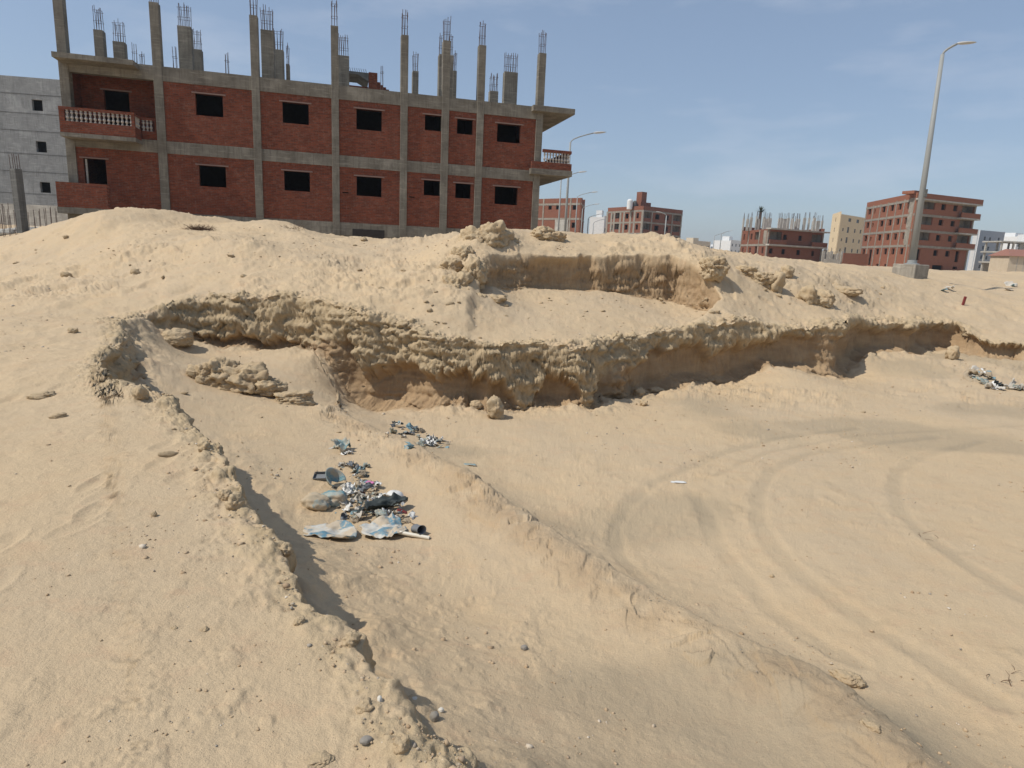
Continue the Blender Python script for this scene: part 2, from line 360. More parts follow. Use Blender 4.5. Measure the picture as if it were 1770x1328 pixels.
FLOOR = [Y(620, 702, 12.0), Y(700, 708, 11.7), Y(800, 706, 11.35), Y(870, 712, 11.45), Y(1000, 702, 11.9), Y(1050, 698, 12.4), Y(1120, 682, 13.4), Y(1200, 668, 14.2), Y(1280, 662, 14.9),
         Y(1350, 642, 15.1), Y(1300, 665, 14.6), Y(1440, 652, 16.2), Y(1400, 650, 15.6), Y(1462, 652, 16.4), Y(1500, 622, 17.4), Y(1545, 612, 18.3), Y(1640, 606, 19.3), Y(1700, 612, 18.4), Y(1770, 640, 16.8),
         Z(1350, 700, -1.2), Z(1200, 700, -1.2), Z(1540, 690, -1.15), Z(1700, 700, -1.1), Z(900, 750, -1.22), Z(1100, 730, -1.22), Z(1200, 760, -1.2), Z(1600, 770, -1.15), Z(1000, 850, -1.2), Z(1300, 900, -1.13),
         Z(1600, 1000, -1.03), Z(1770, 1200, -.92), Z(1450, 1040, -1.03), Z(1750, 1328, -.86), Z(1560, 1170, -.93), (8, 6, -1.0), (14, 10, -1.1), (8, 2, -.7), (20, 12, -1), (25, 3, -.6), (4, 1, -.5), (1.5, .9, -.4), (12, -1, -.5), (0.3, 1.2, -.3),
         # ridge between the two floors
         Y(560, 690, 10.4), Y(620, 722, 9.6), *[(p[0], p[1], p[2]-.10) for p in (Z(700, 762, -.80), Z(830, 832, -.76), Z(920, 900, -.74), Z(1000, 950, -.72), Z(1100, 1010, -.71), Z(1200, 1068, -.69), Z(1300, 1115, -.67), Z(1400, 1160, -.65), Z(1480, 1205, -.64), Z(1620, 1328, -.60))],
         Z(880, 838, -1.17), Z(980, 905, -1.16), Z(1080, 965, -1.12), Z(1210, 1030, -1.06), Z(1320, 1080, -1.0), Z(1430, 1128, -.95), Z(760, 760, -1.2), Z(700, 735, -1.2),
         # rubbish hollow
         Z(690, 800, -.84), Z(780, 900, -.84), Z(860, 980, -.80), Z(960, 1060, -.76), Z(1100, 1160, -.72), Z(1250, 1270, -.66), Z(1400, 1328, -.62),
         Z(630, 880, -.92), Z(560, 930, -.9), Z(700, 950, -.9), Z(800, 1050, -.82), Z(600, 1050, -.58), Z(700, 1250, -.30), Z(800, 1200, -.50), Z(760, 1328, -.24), Z(1000, 1328, -.48), Z(900, 1150, -.66), Z(500, 960, -.66),
         Z(440, 820, -.76), Z(560, 780, -.86), Z(400, 740, -.75), Z(470, 740, -.78),
         Y(300, 604, 11.6), Y(380, 606, 12.1), Y(450, 606, 12.5), Y(560, 610, 12.3), Y(270, 575, 11.5), Y(350, 660, 9.7), Y(430, 690, 9.4), Y(520, 672, 10.4), Y(500, 640, 11.3), Y(420, 630, 11.3), Y(310, 640, 9.8), Y(560, 660, 11.4)]
APRON = [Y(800, 520, 13.3), Y(880, 512, 15.2), Y(910, 499, 15.9), Y(980, 501, 16.4), Y(1050, 505, 16.8), Y(1130, 527, 16.7), Y(1205, 549, 15.9), Y(1230, 540, 15.9), Y(1000, 540, 14.3), Y(900, 545, 13.7), Y(1100, 545, 14.9), Y(1000, 594, 12.2), Y(860, 592, 11.8), Y(1050, 588, 13.0), Y(1120, 578, 13.8),
         Y(1200, 568, 14.6), Y(1300, 560, 15.5), Y(1240, 548, 15.2), Y(780, 545, 12.5), Y(800, 589, 11.6), Y(840, 490, 14.7), Y(830, 560, 12.6)]
PIT = [Z(u, v, 0.02)[:2] for u, v in ((720, 1325), (665, 1240), (625, 1165), (585, 1095), (548, 1040), (508, 985), (478, 940), (448, 905), (418, 875), (392, 830), (372, 795), (345, 765), (318, 725), (290, 698), (255, 690), (205, 668), (180, 640), (190, 605))]
PIT += [Y(u, v, y)[:2] for u, v, y in ((208, 566, 11.2), (240, 545, 11.9), (300, 521, 12.6), (380, 515, 12.8), (450, 511, 12.8), (560, 515, 12.6), (640, 531, 12.2), (700, 556, 11.9), (760, 578, 11.6), (800, 589, 11.5), (860, 592, 11.6),
         (920, 592, 11.9), (1000, 594, 12.0), (1030, 594, 12.1), (1042, 592, 12.8), (1120, 578, 13.7), (1200, 568, 14.5), (1300, 560, 15.4), (1452, 556, 16.4), (1462, 557, 17.5), (1560, 557, 18.7), (1650, 558, 19.7), (1662, 575, 18.9), (1700, 588, 18.4), (1770, 600, 17.9))]
PIT += [(22, 17), (30, 15), (30, -4), (14, -3), (6, -1.2), (2.2, 0.0), (0.9, 0.55), (0.25, 1.15)]
SCOOP = [Y(u, v, y)[:2] for u, v, y in ((796, 520, 13.2), (815, 490, 14.2), (832, 455, 15.2), (860, 437, 15.8), (900, 437, 16.2), (1000, 440, 16.8), (1110, 440, 17.4), (1170, 440, 17.5), (1200, 442, 17.2), (1215, 450, 16.9), (1238, 480, 16.5), (1248, 500, 16.2), (1240, 525, 15.8), (1225, 540, 15.4))]
SCOOP += [Y(1185, 562, 14.2)[:2], Y(1050, 585, 12.4)[:2], (1.0, 10.5), (-1.2, 10.5), Y(800, 560, 12.3)[:2]]

def seg_dist(x, y, pts, closed=True):
    pts = [np.array(p[:2], float) for p in pts]; n = len(pts)
    best = np.full(x.shape, 1e9); inside = np.zeros(x.shape, bool)
    for i in range(n if closed else n-1):
        a = pts[i]; b = pts[(i+1) % n]; e = b-a; L = max(e@e, 1e-9)
        t = np.clip(((x-a[0])*e[0]+(y-a[1])*e[1])/L, 0, 1)
        best = np.minimum(best, (x-a[0]-t*e[0])**2+(y-a[1]-t*e[1])**2)
        if closed and a[1] != b[1]:
            inside ^= ((a[1] > y) != (b[1] > y)) & (x < (b[0]-a[0])*(y-a[1])/(b[1]-a[1])+a[0])
    d = np.sqrt(best)
    return np.where(inside, d, -d) if closed else d

GX0, GY0, GS = -50.0, -20.0, 0.2
gx, gy = np.meshgrid(np.arange(GX0, 50.01, GS), np.arange(GY0, 52.01, GS))
G_land, G_floor, G_apron = [TPS(p)(gx, gy) for p in (LAND, FLOOR, APRON)]
GD, GDX, GDY = 0.03, -16.0, -5.0
dx_, dy_ = np.meshgrid(np.arange(GDX, 31, GD), np.arange(GDY, 24, GD))
G_pit = seg_dist(dx_, dy_, PIT).astype(np.float32); G_sc = seg_dist(dx_, dy_, SCOOP).astype(np.float32)
TR = [[(1480, 735), (1340, 752), (1250, 775), (1190, 800), (1130, 825), (1085, 855), (1065, 890), (1068, 930), (1090, 965), (1130, 1010)],
      [(1200, 845), (1222, 880), (1240, 925), (1285, 985), (1330, 1050), (1400, 1110), (1480, 1165)],
      [(1620, 752), (1500, 765), (1400, 780), (1335, 808), (1310, 850), (1312, 900), (1345, 955), (1420, 1030), (1510, 1100), (1620, 1180), (1720, 1250)],
      [(1700, 760), (1600, 785), (1550, 815), (1545, 845), (1555, 890), (1600, 940), (1680, 1000), (1770, 1065)],
      [(1770, 735), (1640, 740), (1480, 748), (1330, 775), (1240, 815)]]
G_tr = np.full(dx_.shape, 9.0, np.float32)
for k_, t_ in enumerate(TR):
    q_ = [Z(u, v, -1.12)[:2] for u, v in t_]
    G_tr = np.minimum(G_tr, seg_dist(dx_, dy_, q_, False) + (0.04 if k_ > 3 else 0))
G_tr = G_tr.astype(np.float32)

RIDGE = [Z(u, v, z)[:2] for u, v, z in ((585, 702, -.82), (640, 730, -.82), (700, 762, -.80), (765, 797, -.78), (830, 832, -.76), (920, 900, -.74), (1000, 950, -.72), (1100, 1010, -.71), (1200, 1068, -.69), (1300, 1115, -.67), (1400, 1160, -.65), (1480, 1205, -.64), (1620, 1328, -.60), (1800, 1480, -.55))]
G_rd = np.minimum(seg_dist(dx_, dy_, RIDGE, False), 5).astype(np.float32)
_rp = RIDGE + [(12, -5), (31, -5), (31, 24), (-16, 24), Y(585, 702, 11.5)[:2]]
G_rs = np.where(seg_dist(dx_, dy_, _rp) > 0, G_rd, -G_rd).astype(np.float32)          # positive on the far (right hand) side
def bil(G, x, y, x0, y0, s):
    i = np.clip((x-x0)/s, 0, G.shape[1]-1.001); j = np.clip((y-y0)/s, 0, G.shape[0]-1.001)
    a = i.astype(int); b = j.astype(int); u = i-a; v = j-b
    return (G[b, a]*(1-u)+G[b, a+1]*u)*(1-v)+(G[b+1, a]*(1-u)+G[b+1, a+1]*u)*v

def height(x, y):
    """returns z, soil, crust, wind-blown-grey masks"""
    R = np.hypot(x, y); s = np.minimum(1, 46/np.maximum(R, 1e-3)); cx, cy = x*s, y*s
    land = bil(G_land, cx, cy, GX0, GY0, GS)
    far = sstep(34, 46, R); land = land*(1-far) + far*(1.62+0.22*fbm2(x*0.05, y*0.05, 3, 5)+0.12*fbm2(x*.3, y*.3, 3, 6))
    amp = sstep(1, 14, R)
    land = land + amp*0.055*fbm2(x*0.9, y*0.9, 5, 11, .55) + sstep(13, 19, y)*(1-far)*0.05*fbm2(x*0.7, y*0.7, 4, 31)
    near = (R < 34)
    flo = bil(G_floor, cx, cy, GX0, GY0, GS); apr = bil(G_apron, cx, cy, GX0, GY0, GS)
    wob = 0.19*fbm2(x*.75, y*.75, 3, 21, .5)
    sp = bil(G_pit, x, y, GDX, GDY, GD); ss = bil(G_sc, x, y, GDX, GDY, GD)
    outd = (x < GDX) | (x > 30.9) | (y < GDY) | (y > 23.9); sp = np.where(outd, -9, sp); ss = np.where(outd, -9, ss)
    closeness = sstep(1.5, 9, R)
    spw = sp + wob*(0.3+0.7*closeness) + (1-closeness)*.045*fbm2(x*4.5, y*4.5, 3, 24, .6) + 0.012*noise2(x*5, y*5, 77)
    # near the scoop front the apron and the land agree, so the step only shows at its back and sides
    ss = ss + .06*fbm2(x*2.6, y*2.6, 3, 25, .6)
    wsc = sstep(0.0, 0.2, ss + wob*0.5)
    up = land*(1-wsc) + (apr + 0.02*fbm2(x*2, y*2, 4, 41))*wsc
    drop = np.maximum(land-apr, 0)
    scoopface = sstep(0.0, 0.1, ss+wob*.5)*(1-sstep(0.22, 0.34, ss+wob*0.5))*sstep(0.1, 0.3, drop)
    land = land + 0.10*np.exp(-(np.minimum(ss, 0)/.5)**2)*sstep(.1, .3, drop)
    # rough crusted lip along the rim
    lip = np.exp(-(np.maximum(-spw, 0)/(0.16+.12*closeness))**2)*(spw < 0.15)
    rough = fbm2(x*5, y*5, 4, 61, .6)
    up = up + lip*(0.055*rough*(.35+.65*closeness) + 0.03)*sstep(-0.7, 0.4, fbm2(x*.8, y*.8, 2, 71)+.4)
    fl = flo + 0.008*fbm2(x*2.3, y*2.3, 5, 51, .55)
    foot = np.exp(-np.maximum(spw-0.25, 0)/0.3)
    fl = fl + foot*(0.13*np.maximum(fbm2(x*1.7, y*1.7, 4, 81), -.2) + 0.05*rough*(0.3+.7*closeness))
    rs = bil(G_rs, x, y, GDX, GDY, GD) + 0.045*fbm2(x*1.3, y*1.3, 5, 111, .62)
    rprof = np.where(rs > 0, np.exp(-(rs/0.13)**2), np.exp(-(rs/0.42)**2))*(~outd)
    rstep = 0.5+0.5*fbm2(x*2.1, y*2.1, 4, 112, .6)
    fl = fl + rprof*(0.12 + 0.03*fbm2(x*.9, y*.9, 3, 113)) - 0.10*sstep(0.05, .45, rs)*np.exp(-(np.maximum(rs-.45, 0)/1.2)**2)*(~outd)
    crestband = np.exp(-((rs+0.22)/0.24)**2)*(~outd)
    fl = fl + crestband*0.03*rstep
    td = bil(G_tr, x, y, GDX, GDY, GD) + 0.02*noise2(x*4, y*4, 3)
    tm = np.where(outd, 0, np.exp(-(td/0.085)**4)*(.75+.25*noise2(x*.9, y*.9, 9)))
    fl = fl - 0.013*tm + 0.006*np.exp(-((td-0.14)/0.05)**2)*(~outd)*(.6+.4*noise2(x*3, y*3, 10))
    w = 0.26 + 0.12*noise2(x*.7, y*.7, 91); w = np.where((y < 10) & (x < 1), w*0.8, w)
    k = sstep(0, 1, spw/w)
    z = up*(1-k) + fl*k
    dp = np.maximum(up-fl, 0)
    pitface = sstep(-0.02, 0.05, spw)*(1-sstep(w, w+0.12, spw))*sstep(.15, .4, dp)
    depth_below = up - z
    ratio = depth_below/np.maximum(dp, .05)
    cthick = np.where(x < 0.6, .50, .40) + .22*fbm2(x*.6, y*.6, 3, 131); cthick = cthick + .5*(1-sstep(-3.9, -3.1, x)) + .6*np.exp(-((x-.25)/.28)**2) + .6*np.exp(-((x-1.45)/.2)**2); cthick = np.where(x > 6.5, .16+0*cthick, cthick)
    topc = 1-sstep(cthick-.06, cthick+.06, ratio + 0.05*rough)
    soil = np.clip(np.maximum(pitface*(1-topc*.85), scoopface), 0, 1)
    crust = np.clip(np.maximum(pitface*topc*0.9, lip*0.75*sstep(-.3, .5, rough+.3)), 0, 1)
    soil = np.maximum(soil, 0.5*crestband*k*sstep(-.4, .5, fbm2(x*1.5, y*1.5, 4, 115, .6)))
    wind = np.clip(tm*0.38 + 0.7*np.exp(-((rs-0.28)/0.22)**2)*(~outd)*k + 0.5*sstep(.25, .8, fbm2(x*.35, y*.5, 3, 101))*k, 0, 1)
    cut = np.clip(pitface*sstep(cthick-.03, cthick+.10, ratio+.06*rough)*(1-.75*sstep(.85, 1, ratio))*np.maximum(sstep(-.35, .2, fbm2(x*.55, y*.55, 3, 121)+.15), sstep(-3.5, -3.1, x)*(1-sstep(-.7, -.2, x))) + scoopface*sstep(.1, .25, land-z)*sstep(-.3, .3, fbm2(x*.6, y*.6, 2, 122))*.7, 0, 1)
    return z, soil, crust, wind, pitface, scoopface, lip, cut, crestband*k

def build_ground():
    az = np.radians(np.r_[np.linspace(-46, 46, NCOL), np.linspace(46, 314, 170)[1:-1]])
    r0 = np.exp(np.linspace(math.log(0.35), math.log(70), 1900)); r1 = np.exp(np.linspace(math.log(70), math.log(6000), 160))[1:]
    rr = np.r_[r0, r1]; nA = len(az)
    dens = np.empty((nA, len(rr)-1)); dr = np.diff(rr)[None]; rm = (rr[1:]+rr[:-1])[None]/2
    for i in range(0, nA, 100):
        a = az[i:i+100][:, None]; z = height(np.sin(a)*rr, np.cos(a)*rr)[0]
        dz = np.diff(z, axis=1); R3 = np.sqrt(rm**2+(1.6-(z[:, 1:]+z[:, :-1])/2)**2)
        gfac = np.minimum(1, 1.7/R3+0.10)*np.where(rm > 60, .35, 1)
        dens[i:i+100] = np.sqrt((dr*gfac)**2+(1.7*dz)**2*(rm < 60))/R3
    for wd in (9, 9, 9):                     # smooth across neighbouring sight lines so that rows stay in step
        acc = np.zeros_like(dens)
        for k_ in range(-wd, wd+1): acc += np.roll(dens, k_, 0)
        dens = acc/(2*wd+1)
    for wd in (4, 4):
        acc = np.zeros_like(dens)
        for k_ in range(-wd, wd+1): acc += np.roll(dens, k_, 1)
        dens = acc/(2*wd+1)
    rows = np.empty((nA, NROW)); s = np.concatenate([np.zeros((nA, 1)), np.cumsum(dens, 1)], 1)
    for j in range(nA): rows[j] = np.interp(np.linspace(0, s[j, -1], NROW), s[j], rr)
    # keep neighbouring columns in step where the profile jumps
    x = np.sin(az)[:, None]*rows; y = np.cos(az)[:, None]*rows
    out = [np.empty(x.shape, np.float32) for _ in range(9)]
    for i in range(0, nA, 200):
        for o, q in zip(out, height(x[i:i+200], y[i:i+200])): o[i:i+200] = q
    z, soil, crust, wind, pf, sf, lip, cut, crest = out
    # break the surface up in three dimensions
    def normals(X, Y_, Z_):
        P = np.stack([X, Y_, Z_], -1); a = np.roll(P, -1, 0)-np.roll(P, 1, 0); b = np.empty_like(P)
        b[:, 1:-1] = P[:, 2:]-P[:, :-2]; b[:, 0] = P[:, 1]-P[:, 0]; b[:, -1] = P[:, -1]-P[:, -2]
        n = np.cross(b, a); n /= np.linalg.norm(n, axis=-1, keepdims=True)+1e-12
        return np.where(n[..., 2:] < 0, -n, n)
    n = normals(x, y, z)
    face = np.clip(pf+sf*0.9, 0, 1); R = np.hypot(x, y); cl = 0.25+0.75*sstep(2, 9, R)
    f_fine = fbm3(x*24, y*24, z*30, 2, 28, .6)
    warp = 0.35*noise3(x*2, y*2, z*2, 7)
    f_strat = noise3(x*.8+warp, y*.8, z*9, 13)+0.5*noise3(x*1.5, y*1.5, z*22+warp, 14)
    f_vert = 1-2*np.abs(noise3(x*4.5, y*4.5, z*.7, 15)); f_blk = fbm3(x*2.6, y*2.6, z*3.2, 4, 16, .55); f_sm = fbm3(x*11, y*11, z*11, 3, 18, .6)
    msk = (face > .01) | (lip > .25) | (crest > .15); bl = np.zeros_like(x); ck = np.zeros_like(x)
    xm, ym, zm_ = x[msk], y[msk], z[msk]; wx = .25*noise3(xm*3, ym*3, zm_*3, 31); wz = .2*noise3(xm*3, ym*3, zm_*3, 32)
    for sc_, am in ((1.9, 1.0), (4.3, .5), (9.5, .24)):
        f1, f2, idv = worley3(xm*sc_*.75+wx*sc_, ym*sc_*.75, zm_*sc_*1.7+wz*sc_, 40+int(sc_))
        bl[msk] += am*(.95*idv+.15-f1*.3); ck[msk] += am*(1-sstep(0, .14, f2-f1))
    d = face*cl*((0.055*f_strat + (0.055*bl - .035*ck)*sstep(2.5, 7, R) + 0.06*f_blk + 0.03*f_sm + .026*f_fine)*(1-.72*cut) + cut*(.025*f_vert+.012*f_strat)) - 0.34*cut*cl
    rg = fbm3(x*7, y*7, z*7, 4, 19, .6)
    insc = np.where((x > GDX) & (x < 30.9) & (y > GDY) & (y < 23.9), bil(G_sc, x, y, GDX, GDY, GD), -9)
    up_hill = sstep(11.5, 14, y)*(1-sstep(24, 34, R))*(1-.8*sstep(-.3, .2, insc))
    d += (1-face)*crest*(.035*bl+.016*f_strat+.012*rg)*(.4+.6*sstep(2, 6, R))
    d += (1-face)*(lip*(0.02*rg+(.04*np.maximum(bl, 0)-.018*ck)*sstep(2.5, 7, R)+.02*f_fine)*(.3+.7*cl) + crust*0.012*rg)
    patch = sstep(0.0, .55, fbm2(x*.45, y*.45, 4, 201)); spots = np.maximum(fbm2(x*3.1, y*3.1, 4, 202, .6)-.25, 0)
    d += (1-face)*(up_hill*(0.055*np.maximum(fbm2(x*2.2, y*2.2, 5, 203, .62), -.2)*(.35+patch)+0.04*np.maximum(fbm2(x*4, y*4, 4, 207, .6)-.25, 0)*(.1+patch)-.05*sstep(.35, .6, noise2(x*2.7, y*3.4, 208))*sstep(-.1, .4, fbm2(x*.6, y*.6, 2, 209))) + 0.012*spots*(.3+patch) + (0.0022*fbm2(x*14, y*14, 4, 204, .65)+0.010*np.maximum(fbm2(x*6, y*6, 4, 206, .65)-.35, 0)*(.3+patch))*(R < 30))
    dent = sstep(.42, .66, noise2(x*3.3, y*3.3, 301))*(.6+.4*noise2(x*9, y*9, 302)) + .7*sstep(.5, .7, noise2(x*6.7+.3*noise2(x*9,y*9,1), y*4.7, 303))
    bumpn = sstep(.45, .75, noise2(x*4.1, y*4.1, 304))
    calm = (1-face)*(R < 30)
    d += calm*(-0.008*dent*sstep(-.2, .4, fbm2(x*.5, y*.5, 2, 305)) + 0.005*bumpn) 
    rf = random.Random(21)
    for tr_ in range(4):                       # old footprints crossing the left bank
        px, py = rf.uniform(-5, -2.2), rf.uniform(1.8, 3.0); hd = rf.uniform(-.5, .25)
        for st_ in range(11):
            side = (.11 if st_ % 2 else -.11); fx, fy = px+math.cos(hd)*side, py-math.sin(hd)*side
            ux = (x-fx)*math.cos(hd)-(y-fy)*math.sin(hd); uy = (x-fx)*math.sin(hd)+(y-fy)*math.cos(hd)
            e = (ux/.055)**2+(uy/.135)**2
            d -= calm*(.013*np.exp(-e**1.5)-.006*np.exp(-(np.sqrt(e)-1.35)**2/.06))*rf.uniform(.5, 1)
            px += math.sin(hd)*.42; py += math.cos(hd)*.42; hd += rf.uniform(-.08, .08)
    nh = n.copy()
    def grad(G):
        e = .22; gxx = bil(G, x+e, y, GDX, GDY, GD)-bil(G, x-e, y, GDX, GDY, GD); gyy = bil(G, x, y+e, GDX, GDY, GD)-bil(G, x, y-e, GDX, GDY, GD)
        L = np.hypot(gxx, gyy)+1e-6; return gxx/L, gyy/L
    g1, g2 = grad(G_pit), grad(G_sc); wf = np.clip(face*1.6, 0, 1); ps = (pf >= sf)
    nh[..., 0] = n[..., 0]*(1-wf)+wf*np.where(ps, g1[0], g2[0]); nh[..., 1] = n[..., 1]*(1-wf)+wf*np.where(ps, g1[1], g2[1]); nh[..., 2] = n[..., 2]*(1-wf)+wf*.12
    # scuffs and old footprints in the soft sand
    x += nh[..., 0]*d; y += nh[..., 1]*d; z += nh[..., 2]*d
    P = np.stack([x, y, z], -1).reshape(-1, 3).astype(np.float32)
    I = np.arange(nA*NROW).reshape(nA, NROW); J = np.roll(I, -1, 0)
    q = np.stack([I[:, :-1], I[:, 1:], J[:, 1:], J[:, :-1]], -1).reshape(-1, 4)
    q = q[:, ::-1]
    me = bpy.data.meshes.new('ground')
    me.vertices.add(len(P)+1); co = np.r_[P.ravel(), [0, 0, 0]].astype(np.float32); me.vertices.foreach_set('co', co)
    cen = np.stack([np.full(nA, len(P)), J[:, 0], I[:, 0]], -1)
    nl = q.size+cen.size; me.loops.add(nl); me.loops.foreach_set('vertex_index', np.r_[q.ravel(), cen.ravel()].astype(np.int32))
    me.polygons.add(len(q)+nA)
    me.polygons.foreach_set('loop_start', np.r_[np.arange(len(q))*4, len(q)*4+np.arange(nA)*3].astype(np.int32))
    me.update(calc_edges=True); me.shade_smooth()
    for nm, arr in (('soil', soil), ('crust', crust), ('wind', wind)):
        at = me.attributes.new(nm, 'FLOAT', 'POINT'); at.data.foreach_set('value', np.r_[arr.ravel(), [0]].astype(np.float32))
    me.materials.append(M['ground'])
    o = bpy.data.objects.new('ground', me); COL.objects.link(o); o['kind'] = 'structure'
    return o
NCOL, NROW = 1300, 1050
import time as _t
_t0 = _t.time()
build_ground(); print('ground', round(_t.time()-_t0, 1), 's')
def gz(x, y):
    return float(height(np.array([float(x)]), np.array([float(y)]))[0][0])
def hit(u, v, n=700):
    """where the sight line of a surveyed photo point meets the ground"""
    d = ray(u, v); h = math.hypot(d[0], d[1]); t = np.exp(np.linspace(math.log(1.0), math.log(60), n))/h
    P = CAM[None]+d[None]*t[:, None]; z = height(P[:, 0], P[:, 1])[0]; k = np.argmax(P[:, 2] < z)
    if k == 0: return None
    a = (P[k-1, 2]-z[k-1]); b = (z[k]-P[k, 2]); f = a/(a+b+1e-9); Q = P[k-1]*(1-f)+P[k]*f
    return (float(Q[0]), float(Q[1]), float(Q[2]))

# ------------------------------------------------------------------ large brick building beyond the pit
AZ = rad(74.67); BRZ = math.pi/2-AZ
blk = empty('unfinished_building', (0, 34, 1.2), BRZ, label='long two-storey red brick building with grey concrete frame and balconies behind the mounds', cat='building')
LB = dict(parent=blk, loc=(0, 0, -1.2))
ZB, Z1a, Z1b, Z2a, Z2b, ZC = 2.62, 5.17, 5.69, 8.16, 8.75, 11.25
colx = [(-20.22, -19.86), (-16.66, -16.30), (-12.70, -12.36), (-9.26, -8.93), (-6.10, -5.76), (-4.13, -3.77), (-2.40, -2.05), (0.64, 0.99)]
def rebar(cx0, cx1, cy0, cy1, zt, h, parent, n=None, loc=(0, 0, 0)):
    mb = MB(); r = random.Random(int((cx0+50)*997+cy0*31)); k = n or max(2, int((cx1-cx0)/0.13)+1)
    tops = []
    for i in range(k):
        for y in (cy0+.05, cy1-.05):
            x = cx0+.05+(cx1-cx0-.1)*i/max(1, k-1); t = h*r.uniform(.82, 1.05); dx, dy = r.uniform(-.05, .05), r.uniform(-.05, .05)
            mb.tube([(x, y, zt-.05), (x+dx*.4, y+dy*.4, zt+t*.5), (x+dx, y+dy, zt+t)], 0.0135, 4)
    for q in (.35, .8):
        zz = zt+h*q*r.uniform(.9, 1.05)
        mb.tube([(cx0+.03, cy0+.03, zz), (cx1-.03, cy0+.03, zz+.03), (cx1-.03, cy1-.03, zz), (cx0+.03, cy1-.03, zz), (cx0+.03, cy0+.03, zz)], .008, 4)
    return mb.build('rebar', M['steel'], parent, loc)
for i, (a, b) in enumerate(colx):
    c = MB().box(a, b, 0, .40, 1.0, ZC if i else 11.45).build('column', M['concrete'], bevel=.012, **LB)
    rebar(a, b, 0.02, .38, ZC, 1.1, c)
for w, a, b, z in [(5.29, -20.41, -20.0, ZC), (7.06, -20.1, -19.55, ZC), (2.92, -16.2, -15.61, ZC), (6.8, -16.35, -15.87, ZC), (1.9, -12.44, -11.87, ZC), (5.01, -12.13, -11.66, ZC), (5.6, -11.6, -11.42, 10.75),
                   (4.67, -8.93, -8.38, ZC), (6.03, -4.92, -4.59, ZC), (2.29, -3.99, -3.75, ZC), (2.26, -3.5, -3.26, ZC), (5.04, -2.80, -2.60, ZC), (8.54, .08, .61, ZC), (3.95, -.13, .61, ZC)]:
    c = MB().box(a, b, w, w+.45, Z2b, z).build('column', M['concrete'], bevel=.012, **LB)
    rebar(a, b, w, w+.45, z, 1.05, c)
for s_, w, t in [(-18.25, 3.5, 10.4), (-17.95, 3.5, 10.2), (-16.5, 3.4, 10.4), (-14.2, 3.5, 10.5), (-6.75, 3.5, 10.8)]:
    rebar(s_-.12, s_+.12, w, w+.3, Z2b, t-Z2b, blk, 2, (0, 0, -1.2))
# beams and slab edges between the columns
edges = [(colx[i][1], colx[i+1][0]) for i in range(7)]
for a, b in edges:
    for z0, z1 in ((2.02 if a > -13 else 2.36, ZB), (Z1a, Z1b), (Z2a, Z2b)):
        MB().box(a, b, .035, .36, z0, z1).build('beam', M['concrete'], **LB)
MB().box(-20.1, .95, .36, 12, Z2b-.18, Z2b-.004).build('roof', M['concrete'], **LB)
for z in (Z1b-.2, ZB-.25): MB().box(-20.1, .95, .36, 12, z, z+.18).build('floor_slab', M['concrete'], **LB)
# brick infill with real openings
wins = [(-15.05, -13.93), (-11.42, -10.28), (-8.14, -6.97), (-4.93, -4.13), (-3.36, -2.58), (-1.34, -.14)]
zlo = [(3.88, 4.78), (3.93, 4.81), (3.91, 4.80), (4.14, 4.85), (4.11, 4.81), (3.94, 4.80)]
zup = [(6.90, 7.80), (6.91, 7.81), (6.92, 7.83), (7.17, 7.87), (7.14, 7.83), (6.94, 7.80)]
def lintel(a, b, z, y=.06, **k):
    MB().box(a-.13, b+.13, y-.03, y+.16, z, z+.06).build('lintel', M['lintel'], **LB)
for (a, b), (wa, wb), zl, zu in zip(edges[1:], wins, zlo, zup):
    h1 = [(wa, wb, *zl)]
    if -9 < a < -5: h1.append((a+.12, a+.40, 3.98, 4.03))
    MB().wall(a, b, ZB, Z1a, .07, .30, h1).build('brick_wall', M['brick'], **LB)
    MB().wall(a, b, Z1b, Z2a, .07, .30, [(wa, wb, *zu)]).build('brick_wall', M['brick'], **LB)
    lintel(wa, wb, zl[1]); lintel(wa, wb, zu[1])
# foundation walls with a basement opening
for a, b in edges:
    hs = [(-8.35, -6.82, 1.75, 2.37)] if -9 < a < -8 else []
    top = 2.018 if a > -13 else 2.356
    if hs:
        MB().wall(a, b, 1.0, top, .08, .30, [(-8.35, -6.82, 1.75, 2.10)]).build('foundation_wall', M['concrete'], **LB)
    else: MB().wall(a, b, 1.0, top, .08, .30).build('foundation_wall', M['concrete'], **LB)
MB().box(-8.35, -6.82, .025, .3, 1.72, 2.34).build('opening_dark_block', M['void'], **LB)  # near-black block paints the darkness inside the basement opening
# outer walls that close the back and the ends, partitions inside
MB().wall(-20.1, .95, 1.0, Z2b-.2, 11.7, 12.0, [(x, x+1.1, z, z+.9) for x in (-18, -14.4, -11, -7.6, -1.2) for z in (3.9, 6.9)]).build('brick_wall', M['brick'], **LB)
for x in (-20.1, .72): MB().box(x, x+.22, .42, 11.69, 1.0, Z2b-.2).build('brick_wall', M['brick'], **LB)
for z0, z1 in ((ZB-.06, Z1b-.21), (Z1b-.01, Z2b-.2)):
    MB().box(-19.85, .7, 4.2, 4.35, z0, z1).build('wall_or_dark_core', M['void'], **LB)
    for x in (-16.5, -12.5, -9.1, -5.9, -3.9, -2.2): MB().box(x, x+.12, .42, 4.19, z0, z1).build('wall_or_dark_core', M['void'], **LB)
